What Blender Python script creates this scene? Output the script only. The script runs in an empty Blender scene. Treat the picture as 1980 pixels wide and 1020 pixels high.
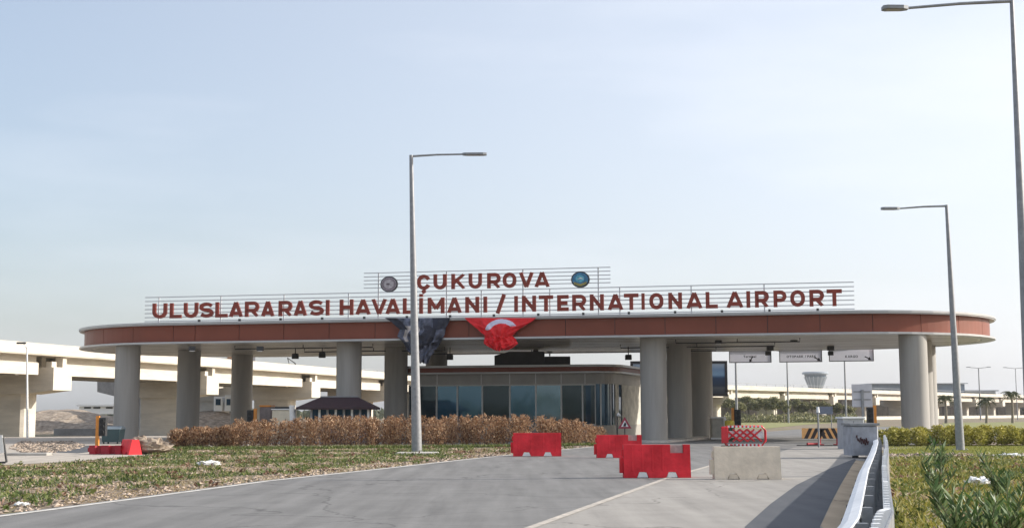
import bpy, math, random
import numpy as np
from mathutils import Matrix, Vector, noise
PI = math.pi
random.seed(7); RNG = np.random.default_rng(11)
scn = bpy.context.scene
COL = scn.collection

# ------------------------------------------------------------------ camera
F_PX, CX, CY = 2540.0, 990.0, 510.0
PITCH, ROLL, CAMZ = math.atan(290/2540), -0.003, 1.7
CM = (Matrix.Translation((0,0,CAMZ)) @ Matrix.Rotation(PI/2+PITCH,4,'X') @ Matrix.Rotation(ROLL,4,'Z'))
cd = bpy.data.cameras.new('camera'); cd.lens = 36*F_PX/1980; cd.sensor_width = 36
cd.clip_end = 20000; cd.clip_start = 0.1
cam = bpy.data.objects.new('camera', cd); COL.objects.link(cam); cam.matrix_world = CM
scn.camera = cam

def ray(px, py):
    return (CM.to_3x3() @ Vector(((px-CX)/F_PX, -(py-CY)/F_PX, -1))).normalized()
def G(px, py, z=0.0):                     # where a sight line meets the level z
    d = ray(px, py); t = (z-CAMZ)/d.z
    return Vector((d.x*t, d.y*t, z))
def D(px, py, Y):                         # where a sight line meets the distance Y
    d = ray(px, py); t = Y/d.y
    return Vector((d.x*t, Y, CAMZ+d.z*t))

# ------------------------------------------------------------------ materials
MATS = {}
def mat(name, col, rough=.7, var=0.0, scale=3.0, bump=0.0, bscale=30.0, metal=0.0, col2=None, island=0.0, spec=.5, trans=0.0, stretch=(1,1,1), alpha=None):
    if name in MATS: return MATS[name]
    m = bpy.data.materials.new(name); m.use_nodes = True; MATS[name] = m
    nt = m.node_tree; n = nt.nodes; l = nt.links; b = n['Principled BSDF']
    b.inputs['Base Color'].default_value = (*col,1); b.inputs['Roughness'].default_value = rough
    b.inputs['Metallic'].default_value = metal; b.inputs['Specular IOR Level'].default_value = spec
    if trans: b.inputs['Transmission Weight'].default_value = trans
    tc = n.new('ShaderNodeTexCoord'); mp = n.new('ShaderNodeMapping'); l.new(tc.outputs['Object'], mp.inputs[0])
    mp.inputs['Scale'].default_value = stretch
    out = None
    if var or col2:
        nz = n.new('ShaderNodeTexNoise'); nz.inputs['Scale'].default_value = scale; nz.inputs['Detail'].default_value = 6
        nz.inputs['Roughness'].default_value = .62
        l.new(mp.outputs[0], nz.inputs['Vector'])
        mx = n.new('ShaderNodeMix'); mx.data_type = 'RGBA'
        rp = n.new('ShaderNodeMapRange'); rp.inputs[1].default_value = .34; rp.inputs[2].default_value = .66
        l.new(nz.outputs['Fac'], rp.inputs[0]); l.new(rp.outputs[0], mx.inputs[0])
        c2 = col2 if col2 else tuple(min(1,c*(1+var)) for c in col)
        c1 = col if col2 else tuple(c*(1-var) for c in col)
        mx.inputs[6].default_value = (*c1,1); mx.inputs[7].default_value = (*c2,1)
        out = mx.outputs[2]
    if island:
        ge = n.new('ShaderNodeNewGeometry'); mr = n.new('ShaderNodeMapRange')
        mr.inputs[3].default_value = 1-island; mr.inputs[4].default_value = 1+island
        l.new(ge.outputs['Random Per Island'], mr.inputs[0])
        vm = n.new('ShaderNodeVectorMath'); vm.operation = 'SCALE'
        if out: l.new(out, vm.inputs[0])
        else: vm.inputs[0].default_value = col
        l.new(mr.outputs[0], vm.inputs['Scale']); out = vm.outputs[0]
    if out: l.new(out, b.inputs['Base Color'])
    if bump:
        nb = n.new('ShaderNodeTexNoise'); nb.inputs['Scale'].default_value = bscale; nb.inputs['Detail'].default_value = 5
        l.new(mp.outputs[0], nb.inputs['Vector'])
        bp = n.new('ShaderNodeBump'); bp.inputs['Strength'].default_value = bump; bp.inputs['Distance'].default_value = .05
        l.new(nb.outputs['Fac'], bp.inputs['Height']); l.new(bp.outputs[0], b.inputs['Normal'])
    return m

def leafmat(name, c1, c2, c3, rough=.6):
    if name in MATS: return MATS[name]
    m = bpy.data.materials.new(name); m.use_nodes = True; MATS[name] = m
    nt = m.node_tree; n = nt.nodes; l = nt.links; b = n['Principled BSDF']
    ge = n.new('ShaderNodeNewGeometry'); cr = n.new('ShaderNodeValToRGB')
    l.new(ge.outputs['Random Per Island'], cr.inputs[0])
    e = cr.color_ramp.elements; e[0].color = (*c1,1); e[1].color = (*c3,1); x = e.new(.5); x.color = (*c2,1)
    l.new(cr.outputs[0], b.inputs['Base Color']); b.inputs['Roughness'].default_value = rough
    tl = n.new('ShaderNodeBsdfTranslucent'); l.new(cr.outputs[0], tl.inputs[0])
    ms = n.new('ShaderNodeMixShader'); ms.inputs[0].default_value = .3
    l.new(b.outputs[0], ms.inputs[1]); l.new(tl.outputs[0], ms.inputs[2])
    l.new(ms.outputs[0], n['Material Output'].inputs[0])
    return m

# ------------------------------------------------------------------ mesh builder
class MB:
    def __init__(s, xf=None): s.v=[]; s.f=[]; s.mi=[]; s.cur=0; s.xf=xf; s.smooth=set()
    def add(s, vs, fs, sm=False):
        o=len(s.v)
        for v in vs:
            v=Vector(v); s.v.append(s.xf@v if s.xf else v)
        for f in fs:
            if sm: s.smooth.add(len(s.f))
            s.f.append([i+o for i in f]); s.mi.append(s.cur)
        return s
    def box(s, x0,x1,y0,y1,z0,z1):
        vs=[(x,y,z) for z in (z0,z1) for y in (y0,y1) for x in (x0,x1)]
        return s.add(vs,[(0,2,3,1),(4,5,7,6),(0,1,5,4),(2,6,7,3),(0,4,6,2),(1,3,7,5)])
    def bbox(s, x0,x1,y0,y1,z0,z1,b=.02):   # box with chamfered vertical and top edges
        r=[(x0+b,y0),(x1-b,y0),(x1,y0+b),(x1,y1-b),(x1-b,y1),(x0+b,y1),(x0,y1-b),(x0,y0+b)]
        cx,cy=(x0+x1)/2,(y0+y1)/2
        ri=[(cx+(x-cx)*(1-2*b/abs(x1-x0)),cy+(y-cy)*(1-2*b/abs(y1-y0))) for x,y in r]
        vs=[(x,y,z0) for x,y in r]+[(x,y,z1-b) for x,y in r]+[(x,y,z1) for x,y in ri]
        fs=[tuple(range(7,-1,-1)),tuple(range(16,24))]
        for k in (0,8):
            for i in range(8): j=(i+1)%8; fs.append((k+i,k+j,k+8+j,k+8+i))
        return s.add(vs,fs)
    def prism(s, pts, z0, z1, cap=True, capb=True):
        n=len(pts); vs=[(p[0],p[1],z0) for p in pts]+[(p[0],p[1],z1) for p in pts]
        fs=[(i,(i+1)%n,n+(i+1)%n,n+i) for i in range(n)]
        if cap: fs.append(tuple(range(n,2*n)))
        if capb: fs.append(tuple(range(n-1,-1,-1)))
        return s.add(vs,fs)
    def band(s, pts, z0, z1, closed=True, th=.06):   # thin wall along a closed outline
        n=len(pts); vs=[]; 
        for z in (z0,z1): vs+=[(p[0],p[1],z) for p in pts]
        fs=[(i,(i+1)%n,n+(i+1)%n,n+i) for i in range(n if closed else n-1)]
        return s.add(vs,fs)
    def ring(s, po, pi, z0, z1):
        n=len(po); vs=[(p[0],p[1],z) for z in (z0,z1) for q in (po,pi) for p in q]
        fs=[]
        for i in range(n):
            j=(i+1)%n
            fs+=[(i,j,2*n+j,2*n+i),(n+j,n+i,3*n+i,3*n+j),(2*n+i,2*n+j,3*n+j,3*n+i),(j,i,n+i,n+j)]
        return s.add(vs,fs)
    def sheet(s, pts, z):
        return s.add([(p[0],p[1],z) for p in pts],[tuple(range(len(pts)))])
    def tube(s, pts, rs, n=10, cap=True, flat=False):
        pts=[Vector(p) for p in pts]
        if not hasattr(rs,'__len__'): rs=[rs]*len(pts)
        vs=[]; fs=[]
        for i,p in enumerate(pts):
            d=(pts[min(i+1,len(pts)-1)]-pts[max(i-1,0)]).normalized()
            a=Vector((0,0,1)) if abs(d.z)<.9 else Vector((0,1,0))
            u=d.cross(a).normalized(); w=u.cross(d)
            for k in range(n):
                t=2*PI*(k+.5)/n; vs.append(p+rs[i]*(math.cos(t)*u+math.sin(t)*w))
        for i in range(len(pts)-1):
            for k in range(n):
                j=(k+1)%n; fs.append((i*n+k,i*n+j,(i+1)*n+j,(i+1)*n+k))
        s.add(vs,fs,sm=(n>=8))
        if cap:
            s.add(vs[:n],[tuple(range(n-1,-1,-1))]); s.add(vs[-n:],[tuple(range(n))])
        return s
    def quad_np(s, P):    # P: (n,4,3) world
        o=len(s.v); flat=P.reshape(-1,3)
        s.v+= [Vector(v) for v in flat.tolist()] if s.xf is None else [s.xf@Vector(v) for v in flat.tolist()]
        for i in range(len(P)): s.f.append([o+4*i,o+4*i+1,o+4*i+2,o+4*i+3]); s.mi.append(s.cur)
        return s
    def build(s, name, mats, parent=None, smooth=False):
        if not isinstance(mats,(list,tuple)): mats=[mats]
        me=bpy.data.meshes.new(name)
        inv=WORLD[parent.name].inverted() if parent is not None else Matrix()
        vs=[inv@v for v in s.v]
        me.from_pydata([tuple(v) for v in vs],[],s.f)
        for m in mats: me.materials.append(m)
        me.polygons.foreach_set('material_index', s.mi)
        if smooth: me.polygons.foreach_set('use_smooth',[True]*len(s.f))
        elif s.smooth: me.polygons.foreach_set('use_smooth',[i in s.smooth for i in range(len(s.f))])
        me.update()
        o=bpy.data.objects.new(name,me); COL.objects.link(o)
        if parent is not None: o.parent=parent; WORLD[o.name]=WORLD[parent.name]
        else: WORLD[o.name]=Matrix()
        return o
WORLD={}
def thing(name,label,cat,loc=(0,0,0),rz=0,group=None):
    o=bpy.data.objects.new(name,None); COL.objects.link(o); o.empty_display_size=.3
    o.location=loc; o.rotation_euler=(0,0,rz)
    WORLD[o.name]=Matrix.Translation(loc)@Matrix.Rotation(rz,4,'Z')
    o['label']=label; o['category']=cat
    if group: o['group']=group
    return o
def tag(o,label,cat,group=None,kind=None):
    o['label']=label; o['category']=cat
    if group: o['group']=group
    if kind: o['kind']=kind
    return o
def center(o):      # move a single-mesh thing's origin to its base
    me=o.data; c=[Vector(v.co) for v in me.vertices]
    x=sum(v.x for v in c)/len(c); y=sum(v.y for v in c)/len(c); z=min(v.z for v in c)
    me.transform(Matrix.Translation((-x,-y,-z))); o.location=(x,y,z); WORLD[o.name]=Matrix.Translation((x,y,z)); return o
def struct(o,kind='structure'):
    o['kind']=kind; return o
def copy_tree(o, parent=None, loc=None, rz=None, label=None):
    c=o.copy(); COL.objects.link(c)
    if parent is not None: c.parent=parent
    for ch in list(o.children): copy_tree(ch,c)
    if loc is not None: c.location=loc
    if rz is not None: c.rotation_euler=(0,0,rz)
    if label: c['label']=label
    return c

# palette
white=mat('white_paint',(.78,.78,.76),.5,.05,8)
galv=mat('galvanised_steel',(.27,.275,.285),.5,.14,6,metal=.35)
galv_dark=mat('dull_galvanised_steel',(.27,.28,.29),.55,.2,3,metal=.3)
dark=mat('dark_metal',(.03,.03,.032),.5)
black=mat('black_rubber',(.015,.015,.015),.7)
red_fascia=mat('red_brown_cladding',(.215,.058,.032),.45,.1,.35,spec=.35)
alu=mat('grey_aluminium_trim',(.45,.45,.45),.35,.06,2,metal=.3)
conc_col=mat('grey_column_render',(.33,.315,.29),.75,.11,1.5,bump=.08,bscale=14,stretch=(1.5,1.5,.12))
conc_light=mat('cream_concrete',(.60,.55,.47),.85,.13,.9,bump=.3,bscale=5,stretch=(.35,.35,1.6))
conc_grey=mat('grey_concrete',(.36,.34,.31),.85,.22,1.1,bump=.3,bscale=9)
kerbm=mat('kerb_concrete',(.50,.47,.43),.85,.15,2)
redp=mat('red_barrier_plastic',(.50,.012,.02),.65,0,1.9,bump=.3,bscale=6,spec=.3,col2=(.78,.03,.045))
orange=mat('orange_paint',(.72,.27,.04),.5,.1,4)

# ------------------------------------------------------------------ world, sun
SUN_AZ = Vector((1.0, 0.10, 0)).normalized(); SUN_EL = math.radians(25)
w = bpy.data.worlds.new('World'); scn.world = w; w.use_nodes = True
n = w.node_tree.nodes; l = w.node_tree.links
sky = n.new('ShaderNodeTexSky'); sky.sky_type = 'NISHITA'; sky.sun_disc = False
sky.sun_elevation = SUN_EL; sky.sun_rotation = math.atan2(SUN_AZ.x, SUN_AZ.y)
sky.air_density = 1.0; sky.dust_density = 3.2; sky.ozone_density = 1.6; sky.altitude = 0
bg = n['Background']; bg.inputs[1].default_value = .15
# thin high cloud, by direction
tcw = n.new('ShaderNodeTexCoord'); mpw = n.new('ShaderNodeMapping'); mpw.inputs['Scale'].default_value = (1.2,1.2,6)
mpw.inputs['Rotation'].default_value = (0,.12,0)
l.new(tcw.outputs['Generated'], mpw.inputs[0])
cn = n.new('ShaderNodeTexNoise'); cn.inputs['Scale'].default_value = 2.3; cn.inputs['Detail'].default_value = 7; l.new(mpw.outputs[0], cn.inputs['Vector'])
cr = n.new('ShaderNodeMapRange'); cr.inputs[1].default_value=.45; cr.inputs[2].default_value=.85; cr.inputs[3].default_value=.55; cr.inputs[4].default_value=.8
l.new(cn.outputs['Fac'], cr.inputs[0])
sx=n.new('ShaderNodeSeparateXYZ'); l.new(tcw.outputs['Generated'],sx.inputs[0])
gx=n.new('ShaderNodeMapRange'); gx.inputs[1].default_value=-.4; gx.inputs[2].default_value=.4; gx.inputs[3].default_value=-.34; gx.inputs[4].default_value=.08; l.new(sx.outputs['X'],gx.inputs[0])
ad=n.new('ShaderNodeMath'); ad.operation='ADD'; ad.use_clamp=True; l.new(cr.outputs[0],ad.inputs[0]); l.new(gx.outputs[0],ad.inputs[1])
cm = n.new('ShaderNodeMix'); cm.data_type='RGBA'; l.new(ad.outputs[0], cm.inputs[0]); l.new(sky.outputs[0], cm.inputs[6])
cm.inputs[7].default_value=(5.25,5.4,5.8,1); l.new(cm.outputs[2], bg.inputs[0])
sd = bpy.data.lights.new('sun','SUN'); sd.energy = 4.4; sd.angle = math.radians(.8); sd.color=(1,.94,.85)
so = bpy.data.objects.new('sun', sd); COL.objects.link(so)
sv = Vector((SUN_AZ.x*math.cos(SUN_EL), SUN_AZ.y*math.cos(SUN_EL), math.sin(SUN_EL)))
so.rotation_euler = sv.to_track_quat('Z','Y').to_euler()
scn.view_settings.view_transform='Standard'; scn.view_settings.look='None'; scn.view_settings.exposure=0.46

# ------------------------------------------------------------------ ground
def terr(x,y):
    def ss(a,b,t):
        t=max(0,min(1,(t-a)/(b-a))); return t*t*(3-2*t)
    return -.55*ss(98,116,y)*(1-ss(-22,-6,x+ .0*y))
def groundmat():
    m=bpy.data.materials.new('dry_soil'); m.use_nodes=True; nt=m.node_tree; n=nt.nodes; l=nt.links; b=n['Principled BSDF']
    tc=n.new('ShaderNodeTexCoord')
    def nz(sc,det=7,r=.65):
        a=n.new('ShaderNodeTexNoise'); a.inputs['Scale'].default_value=sc; a.inputs['Detail'].default_value=det; a.inputs['Roughness'].default_value=r
        l.new(tc.outputs['Object'],a.inputs['Vector']); return a.outputs['Fac']
    r1=n.new('ShaderNodeValToRGB'); l.new(nz(2.2),r1.inputs[0])
    e=r1.color_ramp.elements; e[0].position=.3; e[0].color=(.10,.072,.05,1); e[1].position=.72; e[1].color=(.36,.28,.20,1)
    r2=n.new('ShaderNodeMapRange'); r2.inputs[1].default_value=.48; r2.inputs[2].default_value=.62; l.new(nz(.16,4),r2.inputs[0])
    mx=n.new('ShaderNodeMix'); mx.data_type='RGBA'; l.new(r2.outputs[0],mx.inputs[0]); l.new(r1.outputs[0],mx.inputs[6])
    mx.inputs[7].default_value=(.17,.16,.075,1); l.new(mx.outputs[2],b.inputs['Base Color'])
    b.inputs['Roughness'].default_value=.95
    bp=n.new('ShaderNodeBump'); bp.inputs['Strength'].default_value=.9; bp.inputs['Distance'].default_value=.08; l.new(nz(6),bp.inputs['Height']); l.new(bp.outputs[0],b.inputs['Normal'])
    return m
gm=groundmat()
xs=sorted(set([-6000,-3000,-1200,-500,-250,-120]+list(range(-90,91,4))+[120,250,500,1200,3000,6000]))
ys=sorted(set([-600,-200,-60]+list(range(-20,200,4))+[220,260,320,400,600,1000,2000,4000,9000]))
b=MB(); b.add([(x,y,terr(x,y)) for y in ys for x in xs],[(j*len(xs)+i,j*len(xs)+i+1,(j+1)*len(xs)+i+1,(j+1)*len(xs)+i) for j in range(len(ys)-1) for i in range(len(xs)-1)])
struct(b.build('ground',gm,smooth=True))

def asphalt(name,c1,c2,streak=True):
    m=bpy.data.materials.new(name); m.use_nodes=True; nt=m.node_tree; n=nt.nodes; l=nt.links; b=n['Principled BSDF']
    tc=n.new('ShaderNodeTexCoord'); mp=n.new('ShaderNodeMapping'); l.new(tc.outputs['Object'],mp.inputs[0])
    mp.inputs['Rotation'].default_value=(0,0,.25); mp.inputs['Scale'].default_value=(1,.07,1)
    a=n.new('ShaderNodeTexNoise'); a.inputs['Scale'].default_value=2.2; a.inputs['Detail'].default_value=6; l.new(mp.outputs[0],a.inputs['Vector'])
    c=n.new('ShaderNodeTexNoise'); c.inputs['Scale'].default_value=.9; c.inputs['Detail'].default_value=8; c.inputs['Roughness'].default_value=.7; l.new(tc.outputs['Object'],c.inputs['Vector'])
    d=n.new('ShaderNodeTexNoise'); d.inputs['Scale'].default_value=45; d.inputs['Detail'].default_value=3; l.new(tc.outputs['Object'],d.inputs['Vector'])
    s1=n.new('ShaderNodeMath'); s1.operation='MULTIPLY_ADD'; l.new(c.outputs['Fac'],s1.inputs[0]); s1.inputs[1].default_value=.7; l.new(a.outputs['Fac'],s1.inputs[2])
    s2=n.new('ShaderNodeMath'); s2.operation='MULTIPLY_ADD'; l.new(d.outputs['Fac'],s2.inputs[0]); s2.inputs[1].default_value=.5; l.new(s1.outputs[0],s2.inputs[2])
    mr=n.new('ShaderNodeMapRange'); mr.inputs[1].default_value=.72; mr.inputs[2].default_value=1.55; l.new(s2.outputs[0],mr.inputs[0])
    mx=n.new('ShaderNodeMix'); mx.data_type='RGBA'; l.new(mr.outputs[0],mx.inputs[0]); mx.inputs[6].default_value=(*c1,1); mx.inputs[7].default_value=(*c2,1)
    nv=n.new('ShaderNodeTexNoise'); nv.inputs['Scale'].default_value=.5; nv.inputs['Detail'].default_value=5; l.new(tc.outputs['Object'],nv.inputs['Vector'])
    va=n.new('ShaderNodeVectorMath'); va.operation='MULTIPLY_ADD'; l.new(nv.outputs['Color'],va.inputs[0]); va.inputs[1].default_value=(3.5,3.5,0); l.new(tc.outputs['Object'],va.inputs[2])
    vo=n.new('ShaderNodeTexVoronoi'); vo.feature='DISTANCE_TO_EDGE'; vo.inputs['Scale'].default_value=.13; l.new(va.outputs[0],vo.inputs['Vector'])
    vr=n.new('ShaderNodeMapRange'); vr.inputs[1].default_value=.001; vr.inputs[2].default_value=.0055; vr.inputs[3].default_value=.62; vr.inputs[4].default_value=1; l.new(vo.outputs['Distance'],vr.inputs[0])
    st=n.new('ShaderNodeTexNoise'); st.inputs['Scale'].default_value=1.3; st.inputs['Detail'].default_value=4; l.new(mp.outputs[0],st.inputs['Vector'])
    sr=n.new('ShaderNodeMapRange'); sr.inputs[1].default_value=.60; sr.inputs[2].default_value=.72; sr.inputs[3].default_value=1; sr.inputs[4].default_value=.78; l.new(st.outputs['Fac'],sr.inputs[0])
    ml=n.new('ShaderNodeMath'); ml.operation='MULTIPLY'; l.new(vr.outputs[0],ml.inputs[0]); l.new(sr.outputs[0],ml.inputs[1])
    vs_=n.new('ShaderNodeVectorMath'); vs_.operation='SCALE'; l.new(mx.outputs[2],vs_.inputs[0]); l.new(ml.outputs[0],vs_.inputs['Scale'])
    l.new(vs_.outputs[0],b.inputs['Base Color']); b.inputs['Roughness'].default_value=.85; b.inputs['Specular IOR Level'].default_value=.3
    bp=n.new('ShaderNodeBump'); bp.inputs['Strength'].default_value=.35; bp.inputs['Distance'].default_value=.02; l.new(d.outputs['Fac'],bp.inputs['Height']); l.new(bp.outputs[0],b.inputs['Normal'])
    return m
asp=asphalt('worn_asphalt',(.13,.127,.122),(.26,.253,.243))
asp_light=asphalt('pale_asphalt',(.235,.22,.20),(.40,.375,.34))
asp_dark=asphalt('fresh_asphalt',(.07,.075,.085),(.12,.125,.135))

LE=[(-13.5,2),(-12.2,8),(-10.6,15),G(0,995).to_2d(),G(250,963).to_2d(),G(500,930).to_2d(),G(700,909).to_2d(),G(900,887).to_2d(),G(1000,877).to_2d(),G(1080,869).to_2d(),G(1165,861).to_2d()]
LE=[(p[0],p[1]) for p in LE]
def rail_x(Y): return float(np.interp(Y,[0,4,12.6,22.9,34,45,54,60],[-.85,.52,3.26,6.12,9.3,12.4,14.85,16.6]))
RE=[(rail_x(Y)-.15,Y) for Y in (2,12,22,30,38,46,54,60)]
# one carriageway from below the camera to the gate and on past it
CL=[(p[0],p[1]) for p in (G(1030,1020).to_2d(),G(1290,925).to_2d(),G(1400,893).to_2d())]
road=[*LE,(7.0,78),(13,95),(30,140),(70,200),(140,270),(190,310),(230,300),(150,215),(78,148),(40,100),(27,78),(22,68)]+RE[::-1]
struct(MB().sheet(road,.012).build('road',asp))
# paler lane right of the lane line
pl=[(-4.2,2),(-1.9,11),CL[0],CL[1],CL[2],(9.9,52),(14,66),(17.5,68),(19,64)]+[(x-.35,y) for x,y in RE[::-1]]
struct(MB().sheet(pl,.016).build('road_surface',asp_light))
dp=[(1.2,8),(2.6,14)]+[tuple(G(*p).to_2d()) for p in ((1440,1020),(1490,975),(1540,938),(1600,908),(1652,887),(1656,889),(1645,905),(1624,940),(1606,975),(1585,1020))]+[(3.6,14),(2.4,8)]
struct(MB().sheet(dp,.020).build('road_patch',asp_dark))
# exit road at the left and apron under the gate
ap=[tuple(G(*p).to_2d()) for p in ((-500,905),(0,899),(140,892),(290,879),(318,870))]+[(-14,78),(-9,95),(-20,112),(-45,104),(-70,100)]
asp_dusty=asphalt('dusty_concrete_road',(.36,.32,.27),(.55,.49,.42))
struct(MB().sheet(ap,.010).build('road',asp_dusty))
struct(MB().sheet([tuple(G(*p).to_2d()) for p in ((100,874),(150,876),(195,871),(190,860),(135,862),(120,868))],.015).build('road_patch',asp_dark))
ap2=[(-30,82),(5.2,73.5),(7.0,78),(12.8,95),(14,110),(-25,112),(-40,95)]
struct(MB().sheet(ap2,.007).build('road',asp))
paint=mat('worn_road_paint',(.30,.28,.25),.85,0,5,col2=(.60,.53,.45))
def strip(mb,pts,w,z):
    L=[];R=[]
    for i,p in enumerate(pts):
        a=Vector(pts[max(i-1,0)]); c=Vector(pts[min(i+1,len(pts)-1)]); d=(c-a).normalized(); nn=Vector((-d.y,d.x))*w/2
        L.append(Vector(p)+nn); R.append(Vector(p)-nn)
    mb.add([(q.x,q.y,z) for q in L]+[(q.x,q.y,z) for q in R],[(i+len(pts),i+1+len(pts),i+1,i) for i in range(len(pts)-1)])
m=MB(); strip(m,[(x+.26,y) for x,y in LE],.19,.020); struct(m.build('edge_line',mat('white_road_paint',(.42,.40,.36),.85,0,5,col2=(.70,.67,.62))))
m=MB(); strip(m,[(-4.2,2),(-1.9,11)]+CL,.15,.024); struct(m.build('lane_line',paint))
wg=[(2.9,8),(3.8,14)]+[tuple(G(*p).to_2d()) for p in ((1587,1018),(1608,973),(1626,938),(1646,903),(1655,890))]+[(rail_x(Y)-.22,Y) for Y in (46,40,34,28,22,16,12,8)]
struct(MB().sheet(wg,.022).build('gutter',asphalt('dusty_tan_concrete',(.32,.24,.16),(.58,.46,.32))))
m=MB(); strip(m,[(30,100),(48,122),(85,165),(150,232)],.2,.02); struct(m.build('edge_line',paint))
# kerbs: left edge beyond the hedge, gate islands
def kerb(pts,name='kerb',w=.3,h=.12,closed=False):
    m=MB()
    pts=[Vector(p) for p in pts]
    L=[];R=[]; n=len(pts)
    for i,p in enumerate(pts):
        a=pts[(i-1)%n if closed else max(i-1,0)]; c=pts[(i+1)%n if closed else min(i+1,n-1)]; d=(c-a).normalized(); nn=Vector((-d.y,d.x))*w/2
        L.append(p+nn); R.append(p-nn)
    k=n if closed else n-1
    vs=[(q.x,q.y,z) for q in L for z in (0,h)]+[(q.x,q.y,z) for q in R for z in (0,h)]
    fs=[]
    for i in range(k):
        j=(i+1)%n
        fs+=[(2*i,2*j,2*j+1,2*i+1),(2*n+2*j,2*n+2*i,2*n+2*i+1,2*n+2*j+1),(2*i+1,2*j+1,2*n+2*j+1,2*n+2*i+1)]
    m.add(vs,fs); return struct(m.build(name,kerbm))

# ------------------------------------------------------------------ canopy frame
CFM=Matrix(((.98058,.19612,0,0),(-.19612,.98058,0,81.7),(0,0,1,0),(0,0,0,1)))
SL,SR,TC,RAD=-22.4,19.6,8.2,9.8
def stadium(r,n=22):
    pts=[]
    for k in range(n+1):
        a=-PI/2-PI*k/n; pts.append((SL+r*math.cos(a),TC+r*math.sin(a)))
    for k in range(n+1):
        a=PI/2-PI*k/n; pts.append((SR+r*math.cos(a),TC+r*math.sin(a)))
    # subdivide straights
    out=[]
    for i,p in enumerate(pts):
        q=pts[(i+1)%len(pts)]; out.append(p)
        L=math.hypot(q[0]-p[0],q[1]-p[1]); kk=int(L//2.0)
        for j in range(1,kk): out.append((p[0]+(q[0]-p[0])*j/kk,p[1]+(q[1]-p[1])*j/kk))
    return out[::-1]   # counter-clockwise
ZB,ZT=6.36,7.42
can=thing('gate_canopy','long oval red-brown airport entrance canopy standing on twelve round grey columns','canopy',CFM.translation.copy())
# fascia panels with joints: bands of panels separated by dark gaps
so_=stadium(RAD); cum=[0]
def resample(pts,step):
    P=[Vector(p) for p in pts]+[Vector(pts[0])]; out=[]; acc=0; seg=0
    tot=sum((P[i+1]-P[i]).length for i in range(len(P)-1)); k=round(tot/step); st=tot/k; d=0
    res=[]
    lens=[(P[i+1]-P[i]).length for i in range(len(P)-1)]
    for i in range(k):
        t=i*st; j=0
        while t>lens[j]: t-=lens[j]; j+=1
        res.append(P[j]+(P[j+1]-P[j])*(t/lens[j]))
    return [tuple(p) for p in res]
fine=resample(stadium(RAD,44),.5)
m=MB(CFM)
gap=.018
N=len(fine); npan=6     # 3 m panels
for i0 in range(0,N,npan):
    idx=[(i0+k)%N for k in range(min(npan,N-i0)+1)]
    P=[Vector(fine[i]) for i in idx]
    P[0]=P[0]+(P[1]-P[0]).normalized()*gap; P[-1]=P[-1]+(P[-2]-P[-1]).normalized()*gap
    vs=[(p.x,p.y,ZB) for p in P]+[(p.x,p.y,ZT) for p in P]; q=len(P)
    inn=[]
    for p in P:
        c=Vector((max(SL,min(SR,p.x)),TC)); dd=(c-p).normalized()*.05; inn.append(p+dd)
    vs+=[(p.x,p.y,ZB) for p in inn]+[(p.x,p.y,ZT) for p in inn]
    fs=[(i,i+1,q+i+1,q+i) for i in range(q-1)]+[(0,q,3*q,2*q),(q-1,3*q-1,4*q-1,2*q-1)]
    m.add(vs,fs)
m.build('fascia',red_fascia,can)
MB(CFM).band(stadium(RAD-.05),ZB,ZT).build('fascia_backing',dark,can)
m=MB(CFM); m.ring(stadium(RAD+.34),stadium(RAD-.8),ZT+.003,ZT+.07); m.ring(stadium(RAD+.40),stadium(RAD+.25),ZT+.0725,ZT+.19)
m.build('roof_edge',alu,can)
m=MB(CFM); m.prism(stadium(RAD+.2),ZT+.0735,ZT+.10); m.build('roof',mat('grey_roof_membrane',(.42,.42,.42),.8,.1,2),can)
m=MB(CFM); m.ring(stadium(RAD+.34),stadium(RAD-.5),ZB-.12,ZB-.003)
m.build('lower_edge',alu,can)
sof=bpy.data.materials.new('slatted_soffit'); sof.use_nodes=True
nt=sof.node_tree; bb=nt.nodes['Principled BSDF']
tc=nt.nodes.new('ShaderNodeTexCoord'); mp=nt.nodes.new('ShaderNodeMapping'); nt.links.new(tc.outputs['Object'],mp.inputs[0]); mp.inputs['Rotation'].default_value=(0,0,.197); mp.inputs['Scale'].default_value=(.05,1.4,1)
nz=nt.nodes.new('ShaderNodeTexNoise'); nz.inputs['Scale'].default_value=2.2; nz.inputs['Detail'].default_value=6; nt.links.new(mp.outputs[0],nz.inputs['Vector'])
rr=nt.nodes.new('ShaderNodeValToRGB'); nt.links.new(nz.outputs['Fac'],rr.inputs[0]); e=rr.color_ramp.elements; e[0].position=.42; e[0].color=(.36,.31,.24,1); e[1].position=.56; e[1].color=(.93,.90,.84,1)
nt.links.new(rr.outputs[0],bb.inputs['Base Color']); bb.inputs['Roughness'].default_value=.28; bb.inputs['Metallic'].default_value=.15; bb.inputs['Specular IOR Level'].default_value=.8
m=MB(CFM)
st=stadium(RAD-.5,12)
m.prism(st,ZB-.10,ZB-.02); m.build('soffit',sof,can)
# slats of the soffit as real battens
m=MB(CFM)
t=-1.0
while t<17.6:
    hw=math.sqrt(max(0,(RAD-.7)**2-(t-TC)**2))
    m.box(SL-hw,SR+hw,t,t+.06,ZB-.108,ZB-.103); t+=.62
m.build('soffit_batten',mat('soffit_joint',(.30,.27,.22),.6),can)['kind']='stuff'
m0=None
for k in range(15):
    m=MB(CFM); x=-20+k*2.75; m.box(x-.07,x+.07,-1.98,-1.86,ZT+.195,ZT+.33); m.build('edge_light',dark,can)
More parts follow.
